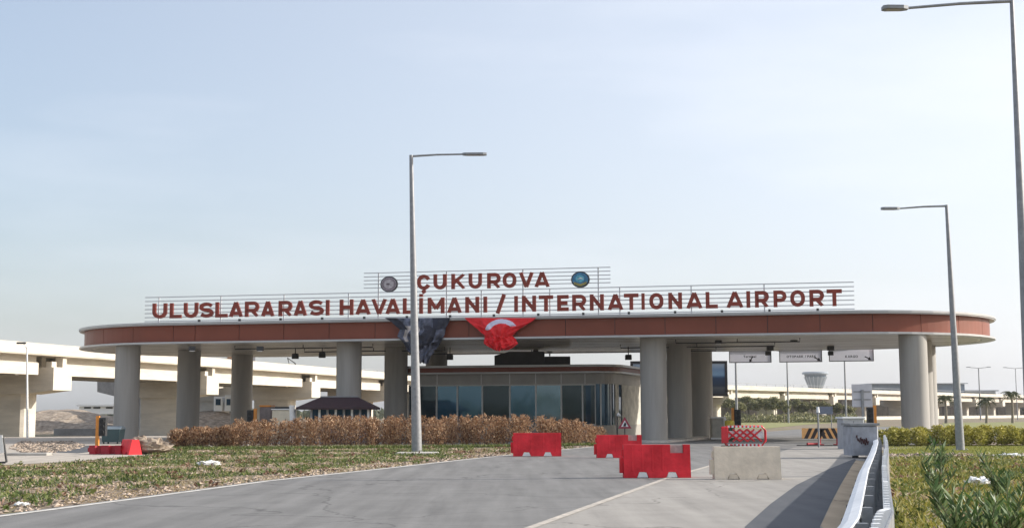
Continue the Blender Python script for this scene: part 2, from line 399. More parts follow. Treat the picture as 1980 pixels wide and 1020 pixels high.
# columns
C4=[(248,),(675,),(1262,),(1764,)]
for (px,) in C4:
    r=(px-990)/2540
    Y=81.7/(1+.2*r); X=r*Y
    for k in range(3):
        x=X+2.4*k; y=Y+6.7*k; R=.80
        m=MB(); pts=[(x+R*math.cos(2*PI*i/40),y+R*math.sin(2*PI*i/40)) for i in range(40)]
        vs=[]; zz=[0,.12,2.0,2.02,4.1,4.12,ZB-.11]
        nn=40; 
        for z in zz: vs+=[(p[0],p[1],z) for p in pts]
        fs=[(a*nn+i,a*nn+(i+1)%nn,(a+1)*nn+(i+1)%nn,(a+1)*nn+i) for a in range(len(zz)-1) for i in range(nn)]
        m.add(vs,fs,sm=True); m.build('column',conc_col,can)
# ceiling lights + conduit
for px,py in ((372,676),(503,676),(1389,662),(1535,658)):
    c=D(px,py,82.5); m=MB(Matrix.Translation(c)); m.box(-.2,.2,-.15,.15,-.05,.22); L=m.build('ceiling_light',dark,can)
    MB(Matrix.Translation(c)).box(-.15,.15,-.12,.12,-.09,-.053).build('diffuser',white,L)
for px,py in ((571,688),(623,686),(1455,662),(1489,672),(1606,672),(1215,690),(870,690)):
    c=D(px,py,90); m=MB(Matrix.Translation(c)); m.bbox(-.22,.22,-.2,.2,-.18,.18,.05); m.box(-.03,.03,-.03,.03,.18,ZB-.1-c.z); m.build('ceiling_camera',dark,can)
for y0,s0,s1 in ((1.5,-19,-9.5),(1.5,10,17.5),(6.5,-16,-6),(6.5,6,16),(12,-14,12)):
    m=MB(CFM); z=ZB-.34
    m.tube([(s0,y0,ZB-.12),(s0,y0,z),(s1,y0,z),(s1,y0,ZB-.12)],.035,6); m.tube([((s0+s1)/2,y0,ZB-.12),((s0+s1)/2,y0,z)],.03,6)
    m.build('conduit',dark,can)
# islands round the column rows
for (px,) in C4[2:]:
    r=(px-990)/2540; Y=81.7/(1+.2*r); X=r*Y; d=Vector((.34,.94)); d.normalize(); nn=Vector((d.y,-d.x))
    a=Vector((X,Y))-d*1.6; e=Vector((X+5.3,Y+15)); wv=1.35
    pts=[]
    for k in range(9): an=PI*k/8; pts.append(a+nn*wv*math.cos(an)-d*wv*math.sin(an)*.9)
    pts+= [e-nn*wv, e+nn*wv]
    pts=pts[::-1]
    struct(MB().prism(pts,0,.13).build('traffic_island',kerbm))

# ------------------------------------------------------------------ rooftop signs
SGM=CFM@Matrix.Translation((0,-1.15,0))      # sign plane: t=-1.15
SGI=SGM.inverted()
def S(px,py):      # hit of a sight line with the sign plane, in its own s,z
    o=SGI@Vector((0,0,CAMZ)); d=SGI.to_3x3()@ray(px,py); k=-o.y/d.y
    p=o+d*k; return p.x,p.z
letter=mat('red_brown_letter',(.24,.032,.014),.4,.15,2)
rail_m=mat('light_steel_rail',(.52,.53,.55),.4,metal=.2)
GL={}
def glyph(ch,bold=.045):
    if ch in GL: return GL[ch]
    c=bpy.data.curves.new('t','FONT'); c.body=ch; c.size=1; c.extrude=.5; c.offset=bold; c.resolution_u=3
    o=bpy.data.objects.new('t',c); COL.objects.link(o); bpy.context.view_layer.update()
    dg=bpy.context.evaluated_depsgraph_get(); me=bpy.data.meshes.new_from_object(o.evaluated_get(dg))
    vs=np.array([v.co[:] for v in me.vertices]); fs=[list(p.vertices) for p in me.polygons]
    bpy.data.objects.remove(o); bpy.data.meshes.remove(me); bpy.data.curves.remove(c)
    GL[ch]=(vs,fs); return GL[ch]
def put_glyph(mb,ch,x0,x1,z0,z1,y0,y1,bold=.045,hz=None):
    vs,fs=glyph(ch,bold); a=vs.min(0); c=vs.max(0)
    base,top=(a[1],c[1]) if hz is None else hz
    P=[(x0+(v[0]-a[0])/(c[0]-a[0])*(x1-x0), y0+(0.5-v[2])*(y1-y0) if False else (y1 if v[2]<0 else y0), z0+(v[1]-base)/(top-base)*(z1-z0)) for v in vs]
    mb.add(P,fs)
def capbox(bold=.045):
    vs,_=glyph('H',bold); return vs[:,1].min(),vs[:,1].max()
def sign_frame(parent,s0,s1,zs,posts,zb):
    for z in zs:
        MB(SGM).box(s0,s1,.0,.05,z-.028,z+.028).build('rail',rail_m,parent)
    for s in posts:
        MB(SGM).box(s-.035,s+.035,.055,.13,zb,zs[-1]).build('post',rail_m,parent)
Bx=capbox()
low=thing('rooftop_sign','long lower sign on the canopy roof in red-brown letters reading ULUSLARARASI HAVALİMANI / INTERNATIONAL AIRPORT','sign',SGM@Vector((0,0,ZT+.1)))
s0=S(280,600)[0]; s1=S(1652,580)[0]
zr=[7.74+.262*k for k in range(7)]
sign_frame(low,s0,s1,zr,[s0+.05+(s1-s0-.1)*k/10.4+ .9 for k in range(10)],ZT+.19)
LOW="ULUSLARARASI HAVALİMANI / INTERNATIONAL AIRPORT"
ext=[(296.5,324),(330,352),(357,384),(387,414),(418,441),(444,471),(475,502),(506,532),(540,566),(569,595),(598.5,627),(631,638),
 (658,684),(688,718),(719,749),(746,775),(780,801),(811,819),(828,860),(865,894),(900.6,927),(935,943),(959,979),
 (995,1002),(1010,1037),(1042.6,1070),(1078,1100),(1107,1134),(1141,1168),(1175,1206),(1207,1235),(1240.6,1247),(1256,1283),(1292.6,1319),(1326.5,1359),(1364.7,1388),
 (1404,1438),(1443,1451),(1459.7,1487),(1495.6,1521),(1528,1556.5),(1565,1593.5),(1598.5,1628)]
chars=[c for c in LOW if c!=' ']
assert len(chars)==len(ext),(len(chars),len(ext))
def arc(cx,cy,rx,ry,a0,a1,n=10):
    return [(cx+rx*math.cos(math.radians(a0+(a1-a0)*k/n)),cy+ry*math.sin(math.radians(a0+(a1-a0)*k/n))) for k in range(n+1)]
def strokes(ch,w,h,t):
    e=t/2; L,Rr,B_,T_=e,w-e,e,h-e; mx=w/2; r=min(w/2-e,h*.32)
    O=arc(mx,B_+r,w/2-e,r,180,360)+arc(mx,T_-r,w/2-e,r,0,180)
    if ch=='U': return [[(L,h),(L,B_+r)]+arc(mx,B_+r,w/2-e,r,180,360)[1:]+[(Rr,h)]]
    if ch=='L': return [[(L,h),(L,B_),(w,B_)]]
    if ch=='I': return [[(mx,0),(mx,h)]]
    if ch=='İ': return [[(mx,0),(mx,h)],[(mx,h+.07*h),(mx,h+.07*h+t*.8)]]
    if ch=='A': return [[(e*1.05,0),(mx-.001,h-e*.2)],[(mx+.001,h-e*.2),(w-e*1.05,0)],[(w*.22,h*.24),(w*.78,h*.24)]]
    if ch=='V': return [[(e*1.05,h),(mx,e*.2)],[(mx,e*.2),(w-e*1.05,h)]]
    if ch=='H': return [[(L,0),(L,h)],[(Rr,0),(Rr,h)],[(L,h/2),(Rr,h/2)]]
    if ch=='N': return [[(L,0),(L,h)],[(Rr,0),(Rr,h)],[(L,h-e),(Rr,e)]]
    if ch=='M': return [[(L,0),(L,h)],[(Rr,0),(Rr,h)],[(L,h-e*.9),(mx,h*.30)],[(mx,h*.30),(Rr,h-e*.9)]]
    if ch=='T': return [[(0,T_),(w,T_)],[(mx,0),(mx,h)]]
    if ch=='E': return [[(w,T_),(L,T_),(L,B_),(w,B_)],[(L,h/2),(w*.9,h/2)]]
    if ch=='K': return [[(L,0),(L,h)],[(L,h*.38),(w-e*1.1,h)],[(w*.38,h*.55),(w-e,0)]]
    if ch=='O': return [O+[O[0]]]
    if ch in 'CÇ':
        S_=arc(mx,T_-r,w/2-e,r,20,180)+arc(mx,B_+r,w/2-e,r,180,340)
        return [S_]+([[(mx,0),(mx+.02,-.10*h),(mx-.12*w,-.19*h)]] if ch=='Ç' else [])
    if ch=='S':
        q=h*.25-e/2
        return [arc(mx,T_-q,w/2-e,q,25,270,12)[:-1]+[(mx,h/2)]+arc(mx,B_+q,w/2-e,q,90,-155,12)[1:]]
    if ch in 'RP':
        q=h*.27-e*.3; top=T_; 
        b_=[(L,0),(L,T_),(w-e-q,T_)]+arc(w-e-q,T_-q,q,q,90,-90,8)[1:]+[(L,T_-2*q)]
        return [b_]+([[(mx,T_-2*q),(w-e*1.0,0)]] if ch=='R' else [])
    if ch=='/': return [[(e,-.08*h),(w-e,h*1.12)]]
def stroke_glyph(mb,ch,x0,x1,z0,z1,y0,y1,t):
    w_=x1-x0; h_=z1-z0
    t=min(t,w_*.9) if ch not in 'Iİ' else min(w_*.95,t)
    for k,pl_ in enumerate(strokes(ch,w_,h_,t)):
        P=[Vector(p) for p in pl_]; n_=len(P); closed=(P[0]-P[-1]).length<1e-4 and n_>3
        if closed: P=P[:-1]; n_-=1
        Lf=[];Rt=[]
        for i,p in enumerate(P):
            a_=P[i-1] if (i>0 or closed) else None; c_=P[(i+1)%n_] if (i<n_-1 or closed) else None
            d1=(p-a_).normalized() if a_ is not None else (c_-p).normalized(); d2=(c_-p).normalized() if c_ is not None else d1
            n1=Vector((-d1.y,d1.x)); n2=Vector((-d2.y,d2.x)); mm=(n1+n2).normalized(); s_=t/2/max(.45,mm.dot(n1))
            Lf.append(p+mm*s_); Rt.append(p-mm*s_)
        if ch in 'AVKRNM':
            for q in Lf+Rt: q.y=max(0,min(h_,q.y))
        yy0=y0+.004*k; vs=[]
        for y in (yy0,y1-.003*k):
            vs+=[(x0+q.x,y,z0+q.y) for q in Lf]+[(x0+q.x,y,z0+q.y) for q in Rt]
        fs=[]; N2=2*n_
        for i in range(n_ if closed else n_-1):
            j=(i+1)%n_
            fs+=[(i,n_+i,n_+j,j),(N2+j,N2+n_+j,N2+n_+i,N2+i),(i,j,N2+j,N2+i),(n_+j,n_+i,N2+n_+i,N2+n_+j)]
        if not closed: fs+=[(0,N2,N2+n_,n_),(n_-1,N2-1,N2+N2-1,N2+n_-1)]
        mb.add(vs,fs)
for ch,(a,c) in zip(chars,ext):
    py=602-(a-297)*.0185
    xa=S(a,py)[0]; xb=S(c,py)[0]
    m=MB(SGM); z0,z1=7.92,8.90
    stroke_glyph(m,ch,xa,xb,z0,z1,-.16,-.003,.225); m.build('letter',letter,low)
up=thing('rooftop_sign','smaller upper sign on the canopy roof reading ÇUKUROVA between two round emblems','sign',SGM@Vector((S(940,600)[0],.14,ZT+.1)))
s0=S(702,550)[0]; s1=S(1180,540)[0]
zr=[9.62+.235*k for k in range(5)]
def sfr(parent,s0,s1,zs,posts,zb):
    for z in zs: MB(SGM).box(s0,s1,.14,.19,z-.026,z+.026).build('rail',rail_m,parent)
    for s in posts: MB(SGM).box(s-.04,s+.04,.195,.27,zb,zs[-1]).build('post',rail_m,parent)
sfr(up,s0,s1,zr,[S(p,550)[0] for p in (730,862,1010,1156)],ZT+.19)
ext2=[(806.5,832),(838,863),(872.6,900),(906,931.5),(941.8,967.6),(972,998),(1003,1032),(1033,1063)]
for ch,(a,c) in zip("ÇUKUROVA",ext2):
    xa=S(a,545)[0]; xb=S(c,545)[0]; m=MB(SGM)
    stroke_glyph(m,ch,xa,xb,9.42,10.37,-.02,.137,.22); m.build('letter',letter,up)
def disc(mb,c,rx,rz,y0,y1,n=32,r0=0):
    vs=[(c[0]+rx*math.cos(2*PI*k/n),y,c[1]+rz*math.sin(2*PI*k/n)) for y in (y0,y1) for k in range(n)]
    fs=[(k,(k+1)%n,n+(k+1)%n,n+k) for k in range(n)]+[tuple(range(n)),tuple(range(2*n-1,n-1,-1))]
    mb.add(vs,fs)
for k,(px,py,w_) in enumerate(((752,549,.56),(1122,540,.57))):
    c=S(px,py); hz=.50
    m=MB(SGM); disc(m,c,w_,hz,0,.13); E=m.build('emblem',dark,up)
    if k==0:
        m=MB(SGM); disc(m,c,.49,.43,-.012,-.003); m.build('emblem_face',mat('grey_emblem',(.34,.30,.33),.5,.25,6),E)
        m=MB(SGM)
        for j in range(24):
            a=2*PI*j/24; m.box(c[0]+.40*math.cos(a)-.03,c[0]+.40*math.cos(a)+.03,-.024,-.014,c[1]+.35*math.sin(a)-.03,c[1]+.35*math.sin(a)+.03)
        m.build('emblem_lettering',mat('dark_plum',(.12,.09,.11),.5),E)
        m=MB(SGM); disc(m,c,.30,.26,-.022,-.014); m.build('emblem_center',mat('pale_grey_emblem',(.46,.43,.45),.5,.3,9),E)
        m=MB(SGM); disc(m,(c[0]-.05,c[1]),.13,.07,-.034,-.024,7); m.build('emblem_star',mat('dark_plum',(.12,.09,.11)),E)
    else:
        m=MB(SGM); disc(m,c,.49,.42,-.012,-.003); m.build('emblem_face',mat('blue_emblem',(.05,.20,.36),.5,.4,5),E)
        m=MB(SGM); disc(m,(c[0]-.02,c[1]+.05),.27,.22,-.022,-.014); m.build('emblem_center',mat('teal_emblem',(.10,.36,.46),.5,.4,7),E)
        m=MB(SGM)
        m.add([(c[0]-.42,-.03,c[1]-.12),(c[0]-.36,-.03,c[1]-.3),(c[0],-.03,c[1]-.43),(c[0]+.36,-.03,c[1]-.3),(c[0]+.42,-.03,c[1]-.12),(c[0],-.03,c[1]-.28)],[(0,1,2,5),(5,2,3,4)])
        m.build('emblem_wreath',mat('olive_gold',(.30,.26,.08),.5,.3,8),E)
        m=MB(SGM); m.add([(c[0]-.2,-.034,c[1]+.0),(c[0]+.02,-.034,c[1]+.13),(c[0]+.22,-.034,c[1]+.02),(c[0]+.02,-.034,c[1]+.05)],[(0,1,3),(3,1,2)]); m.build('emblem_bird',white,E)

# ------------------------------------------------------------------ bunched banners
def banner(px0,px1,top_y,ctrl,name,label,cat,matf,mats,seed):
    # ctrl: list of (v, left px, right px, py)
    n_u,n_v=110,90
    FP=CFM@Matrix.Translation((0,-2.05,0)); FI=FP.inverted()
    def hit(px,py):
        o=FI@Vector((0,0,CAMZ)); d=FI.to_3x3()@ray(px,py); k=-o.y/d.y; p=o+d*k; return p.x,p.z
    V=[c[0] for c in ctrl]
    vs=[];mi=[];PXL=[]
    for j in range(n_v+1):
        v=j/n_v
        xl=np.interp(v,V,[c[1] for c in ctrl]); xr=np.interp(v,V,[c[2] for c in ctrl]); py=np.interp(v,V,[c[3] for c in ctrl])
        for i in range(n_u+1):
            u=i/n_u
            sag=math.sin(PI*u)*(6 if v<.6 else 0)*v
            px=xl+(xr-xl)*u; PXL.append((px,py+sag)); x,z=hit(px,py+sag*(1 if v<.5 else 1))
            ph=noise.noise(Vector((u*7+seed,v*3,0)))*2.2
            # folds run from the top corners to the knot
            f=math.sin((u-.5)*(18+10*v)+ph*1.5)*.10*(.25+v)+noise.noise(Vector((u*9,v*9,seed)))*.30*v+noise.noise(Vector((u*26,v*26,seed)))*.04*v
            bulge=.30*math.sin(PI*min(1,max(0,v)))*math.sin(PI*u)+ (.38*math.sin(PI*u)*max(0,v-.55)*2)
            vs.append((x+noise.noise(Vector((u*6,v*12,seed+5)))*.06*v,-(bulge+f),z+noise.noise(Vector((u*14,v*5,seed+9)))*.13*v))
    fs=[]; m=MB(FP)
    for j in range(n_v):
        for i in range(n_u):
            a=j*(n_u+1)+i; fs.append((a,a+n_u+1,a+n_u+2,a+1)); mi.append(matf(i/n_u,j/n_v,PXL[a]))
    m.add(vs,fs); m.mi=mi
    o=m.build(name,mats,smooth=True)
    # a cloth has a thickness
    sol=o.modifiers.new('thickness','SOLIDIFY'); sol.thickness=.012
    center(o); return tag(o,label,cat)
redc=mat('red_flag_cloth',(.70,.012,.018),.7,.1,3); whitec=mat('white_flag_cloth',(.62,.60,.74),.7,.08,3)
def mf_red(u,v,q):
    x,y=q   # the white crescent, an arc open downwards just below the canopy edge
    r=math.hypot((x-970)/32,(y-641)/25); r2=math.hypot((x-971)/23,(y-643)/18)
    return 1 if (r<1 and r2>1 and y<(637 if x<965 else 630)) else 0
banner(900,1035,616,[(0,898,1037,614),(.12,905,1029,621),(.35,921,1006,634),(.55,937,990,648),(.68,937,997,655),(.8,935,1002,664),(.92,946,992,672),(1,957,978,677)],
 'flag','red flag with a white crescent bunched up and hanging from the canopy edge','flag',mf_red,[redc,whitec],3.1)
gm1=mat('dark_slate_cloth',(.018,.02,.035),.75,.5,2.5); gm2=mat('grey_printed_cloth',(.085,.095,.135),.75,.6,3); gm3=mat('pale_printed_cloth',(.42,.38,.36),.75,.3,4)
def mf_g(u,v,q):
    a=noise.noise(Vector((u*4+3,v*4,1.3)))
    if v<.3 and (u<.18 or u>.72): return 0
    if a>.18 and .12<u<.45 and v>.2: return 2
    if a>-.12: return 1
    return 0
banner(745,870,616,[(0,744,870,614),(.12,757,868,622),(.3,773,862,636),(.45,769,858,650),(.6,780,850,663),(.75,785,843,675),(.88,797,834,687),(1,806,828,702)],
 'banner','dark grey printed banner bunched up and hanging from the canopy edge behind the lamp post','banner',mf_g,[gm1,gm2,gm3],8.7)

# ------------------------------------------------------------------ control booth under the canopy
def roundpoly(P,rad,n=6):
    out=[]
    for i,p in enumerate(P):
        p=Vector(p); a=(Vector(P[i-1])-p).normalized(); c=(Vector(P[(i+1)%len(P)])-p).normalized(); r=rad[i]
        if r==0: out.append(tuple(p)); continue
        for k in range(n+1):
            t=k/n; q=p+a*r*(1-t)**2+c*r*t**2; out.append(tuple(q))
    return out
A=Vector((6.5,88.2)); B=Vector((-7.4,90.9)); sd_=Vector((.33,1)).normalized()
def foot(g=0,r=1.6):   # counter-clockwise outline grown by g
    u=(A-B).normalized(); P=[B-u*g-sd_*g, A+u*g-sd_*g, A+u*g+sd_*(13+g), B-u*g+sd_*(13+g)]
    return roundpoly(P,[r+g*.5,r+g*.5,1,1],8)
booth=thing('security_building','low grey airport gate building with a band of dark windows and thin red-edged flat roof','building',(0,90,0))
wallm=mat('booth_panel_grey',(.36,.34,.31),.6,.08,1.2)
m=MB(); m.ring(foot(.0),foot(-.25),3.70,4.42); m.build('parapet_wall',wallm,booth)
m=MB(); m.ring(foot(.02),foot(-.25),0,.95); m.build('base_wall',wallm,booth)
m=MB(); m.prism(foot(.62,1.8),4.42+.003,4.53); m.build('roof_lower_edge',alu,booth)
m=MB(); m.ring(foot(.5,1.8),foot(.3,1.8),4.533,4.84); m.build('roof_fascia',red_fascia,booth)
m=MB(); m.prism(foot(.72,1.8),4.843,4.99); m.build('roof',alu,booth)
# vertical joints on the parapet
u=(A-B).normalized(); nf=Vector((u.y,-u.x))
wl=(A-B).length
def onfront(px):
    r=(px-990)/2540; a=B; # solve (B+u*s) : X=rY
    s=(r*B.y-B.x)/(u.x-r*u.y); return s
FRM=Matrix(((u.x,-nf.x,0,B.x),(u.y,-nf.y,0,B.y),(0,0,1,0),(0,0,0,1)))
m=MB(FRM)
for px in (845,930,985,1035,1084,1130):
    s=onfront(px); m.box(s-.02,s+.02,-.006,-.002,3.72,4.40)
m.build('panel_joint',white,booth)
def glassmat(nm,base,tint,ior):
    g=bpy.data.materials.new(nm); g.use_nodes=True; b_=g.node_tree.nodes['Principled BSDF']; b_.inputs['Base Color'].default_value=(*base,1); b_.inputs['Roughness'].default_value=.05; b_.inputs['Specular Tint'].default_value=(*tint,1); b_.inputs['IOR'].default_value=ior; return g
G1=glassmat('blue_tinted_glass',(.02,.085,.14),(.5,.8,1),2.6); G2=glassmat('deep_tinted_glass',(.012,.03,.04),(.7,.85,.9),1.75); G3=glassmat('pale_tinted_glass',(.06,.15,.20),(.65,.88,1),3.0)
glassd=bpy.data.materials.new('dark_blue_glass'); glassd.use_nodes=True; bb=glassd.node_tree.nodes['Principled BSDF']
bb.inputs['Base Color'].default_value=(.008,.035,.07,1); bb.inputs['Roughness'].default_value=.04; bb.inputs['Specular Tint'].default_value=(.55,.8,1,1); bb.inputs['IOR'].default_value=1.62
mull=mat('grey_mullion',(.56,.55,.52),.5,metal=.2)
edges=[790,844,884,932,985,1035,1084,1125,1150]
for i in range(len(edges)-1):
    a=onfront(edges[i]); c=onfront(edges[i+1])
    m=MB(FRM)
    # frame: four members
    m.box(a,a+.05,.0,.14,.952,3.698); m.box(c-.05,c,.0,.14,.952,3.698); m.box(a+.05,c-.05,.0,.14,3.62,3.698); m.box(a+.05,c-.05,.0,.14,.952,1.03)
    W=m.build('window',mull,booth)
    tilt=random.uniform(-.012,.012)
    MB(FRM).add([(a+.05,.08,1.03),(c-.05,.08+tilt,1.03),(c-.05,.08+tilt+.005,3.62),(a+.05,.08,3.62)],[(0,1,2,3)]).build('pane',(G2,G1,G1,G2,G1,G3,G2,G2)[i],W)
# rounded corner glazing and side
fp=foot(-.06); cum=[]
cp=[p for p in fp if p[0]>A.x-2.0 and p[1]<A.y+2.6]
cp=sorted(cp,key=lambda p:p[0]+p[1]*.5)
m=MB(); k=len(cp); m.add([(p[0],p[1],.952) for p in cp]+[(p[0],p[1],3.698) for p in cp],[(i,i+1,k+i+1,k+i) for i in range(k-1)]); m.build('corner_pane',glassd,booth)
m=MB()
for i in (3,6):
    if i<k: p=cp[i]; m.box(p[0]-.05,p[0]+.05,p[1]-.09,p[1]-.01,.952,3.698)
m.build('corner_mullion',mull,booth)
# inner dark room core and right side wall
sideA=A+sd_*1.65; sideB=A+sd_*12.4
su=sd_; sn=Vector((su.y,-su.x))
SDM=Matrix(((su.x,-sn.x,0,A.x),(su.y,-sn.y,0,A.y),(0,0,1,0),(0,0,0,1)))
m=MB(SDM); m.box(1.65,2.6,.004,.24,.953,3.697); m.box(3.6,12.4,.004,.24,.953,3.697); m.box(2.6,3.6,.004,.24,.953,1.1)
m.build('side_wall',mat('side_wall_concrete',(.50,.48,.42),.8,.25,1.6,bump=.2),booth)
MB(SDM).box(2.6,3.6,.06,.10,1.103,3.696).build('side_window',glassd,booth)
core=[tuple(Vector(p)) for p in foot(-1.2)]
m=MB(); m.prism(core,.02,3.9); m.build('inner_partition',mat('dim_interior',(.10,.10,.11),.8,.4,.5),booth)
ru=thing('rooftop_unit','black boxy plant unit on the gate building roof with a post up to the canopy','rooftop unit',D(1030,702,93))
def PX(Y,px0,px1,py0,py1,dy,mb):
    a=D(px0,py1,Y); c=D(px1,py0,Y); mb.box(min(a.x,c.x),max(a.x,c.x),Y,Y+dy,a.z,c.z)
blk=mat('black_unit_panel',(.022,.018,.018),.45,.3,2)
m=MB(); a=D(956,703,92); e=D(1053,679,92); a.z=4.992
m.add([(a.x,y,z) for y in (92,95) for z in (a.z,e.z-.28)]+[(a.x+1.0,y,e.z) for y in (92,95)]+[(e.x,y,z) for y in (92,95) for z in (a.z,e.z)],
 [(0,6,7,4,1),(2,3,5,9,8),(0,1,3,2),(1,4,5,3),(4,7,9,5),(6,8,9,7),(0,2,8,6)]); m.build('main_box',blk,ru)
m=MB(); a=D(1053,703,92); e=D(1103,688,92); m.bbox(a.x+.003,e.x,92.2,94.6,4.992,e.z,.04); m.build('side_box',blk,ru)
m=MB(); a=D(1031,678,93); e=D(1041,660,93); m.box(a.x,e.x,93,93.3,a.z-.2,ZB-.13); m.build('post',blk,ru)
m=MB(); c=D(1063,688,92.1); m.tube([c,c+Vector((0,0,.2))],.05); m.bbox(c.x-.2,c.x+.2,92,92.3,c.z+.2,c.z+.34,.03); m.build('floodlight',galv,ru)

# ------------------------------------------------------------------ big screen behind
scr=thing('billboard_screen','large dark framed landscape screen behind the middle canopy columns','screen',D(1310,800,104))
Ys=104
a=D(1220,766,Ys); c=D(1406,697,Ys)
m=MB(); fw=.2
m.box(a.x,c.x,Ys,Ys+.3,c.z-fw,c.z); m.box(a.x,c.x,Ys,Ys+.3,a.z,a.z+fw); m.box(a.x,a.x+fw,Ys,Ys+.3,a.z+fw,c.z-fw); m.box(c.x-fw,c.x,Ys,Ys+.3,a.z+fw,c.z-fw)
m.build('frame',dark,scr)
sm=bpy.data.materials.new('screen_picture'); sm.use_nodes=True; nt=sm.node_tree; bb=nt.nodes['Principled BSDF']
tc=nt.nodes.new('ShaderNodeTexCoord'); sp=nt.nodes.new('ShaderNodeSeparateXYZ'); nt.links.new(tc.outputs['Generated'],sp.inputs[0])
rr=nt.nodes.new('ShaderNodeValToRGB'); nt.links.new(sp.outputs['Z'],rr.inputs[0]); e=rr.color_ramp.elements
e[0].position=0; e[0].color=(.03,.04,.055,1); e[1].position=1; e[1].color=(.36,.43,.50,1)
for p,c_ in ((.2,(.08,.09,.10)),(.26,(.025,.04,.07)),(.52,(.02,.05,.11)),(.57,(.08,.16,.28)),(.62,(.20,.33,.46)),(.8,(.17,.27,.40))):
    x=e.new(p); x.color=(*c_,1)
nt.links.new(rr.outputs[0],bb.inputs['Base Color']); bb.inputs['Roughness'].default_value=.5
MB().box(a.x+fw,c.x-fw,Ys+.05,Ys+.1,a.z+fw,c.z-fw).build('screen',sm,scr)
m=MB(); 
for x in (a.x+1.5,c.x-1.9): m.box(x,x+.2,Ys+.301,Ys+.5,0,a.z+1)
m.build('post',galv_dark,scr)

# ------------------------------------------------------------------ hanging direction signs
lav=mat('pale_grey_panel',(.80,.80,.83),.5,.05,3); 
def translucent(m,col,f):
    nt=m.node_tree; t_=nt.nodes.new('ShaderNodeBsdfTranslucent'); t_.inputs[0].default_value=(*col,1); x_=nt.nodes.new('ShaderNodeMixShader'); x_.inputs[0].default_value=f
    nt.links.new(nt.nodes['Principled BSDF'].outputs[0],x_.inputs[1]); nt.links.new(t_.outputs[0],x_.inputs[2]); nt.links.new(x_.outputs[0],nt.nodes['Material Output'].inputs[0])
translucent(lav,(.88,.88,.92),.55)
ink=mat('black_ink',(.02,.02,.03),.6)
HSM=CFM@Matrix.Translation((0,18.15,0)); HI=HSM.inverted()
def HS(px,py):
    o=HI@Vector((0,0,CAMZ)); d=HI.to_3x3()@ray(px,py); k=-o.y/d.y; p=o+d*k; return p.x,p.z
def word(mb,txt,cx,z,h,y0,y1,bold=.02):
    wt=0
    for ch in txt:
        if ch==' ': wt+=h*.45; continue
        vs,_=glyph(ch,bold); wt+=(vs[:,0].max()-vs[:,0].min())*h/.75+h*.14
    x=cx-wt/2
    for ch in txt:
        if ch==' ': x+=h*.45; continue
        vs,_=glyph(ch,bold); wd=(vs[:,0].max()-vs[:,0].min())*h/.75; hh=(vs[:,1].max())*h/.73
        lo=vs[:,1].min()
        put_glyph(mb,ch,x,x+wd,z+lo*h/.73,z+hh,y0,y1,bold); x+=wd+h*.14
for (p0,p1,pb,txt,tp,arrow,fx,lab) in (
 (1410,1492,701,'Terminal',1450,(1452,2.1),1485,'leftmost of three pale signs hanging under the canopy rear, arrow below its word'),
 (1507,1590,700,'OTOPARK / PARK',1550,(1581,.5),None,'middle of three pale signs hanging under the canopy rear, with the longest text'),
 (1603,1690,698.5,'KARGO',1647,(1679,.5),1606,'rightmost of three pale signs hanging under the canopy rear, with a short word')):
    x0,z0=HS(p0,pb); x1,_=HS(p1,pb); z1=z0+1.15
    hs=thing('hanging_sign',lab,'sign',HSM@Vector(((x0+x1)/2,0,z0)),0,'direction signs hanging under the canopy')
    m=MB(HSM); f=.06
    m.box(x0,x1,.0,.12,z0,z0+f); m.box(x0,x1,.0,.12,z1-f,z1); m.box(x0,x0+f,0,.12,z0+f,z1-f); m.box(x1-f,x1,0,.12,z0+f,z1-f); m.build('frame',galv_dark,hs)
    MB(HSM).box(x0+f,x1-f,.04,.05,z0+f,z1-f).build('panel',lav,hs)
    zt=HS(tp,688)[1]; m=MB(HSM); word(m,txt,HS(tp,690)[0],zt-.10,.17,.03,.037,.025); m.build('lettering',ink,hs)
    ax,az=HS(arrow[0],pb-6.5); m=MB(HSM@Matrix.Translation((ax,0,az))@Matrix.Rotation(arrow[1],4,'Y'))
    m.add([(-.28,.03,-.04),(.02,.03,-.04),(.02,.03,-.13),(.24,.03,0),(.02,.03,.13),(.02,.03,.04),(-.28,.03,.04)],[(0,1,5,6),(2,3,4)]); m.build('arrow',ink,hs)
    m=MB(HSM)
    for x in (x0+.4,x1-.4): m.tube([(x,.06,z1),(x,.06,ZB-.05)],.03,6)
    m.build('hanger',galv_dark,hs)
    if fx:
        x,z=HS(fx,684); MB(HSM).bbox(x-.2,x+.2,-.35,-.05,z-.1,z+.2,.04).build('floodlight',dark,hs)

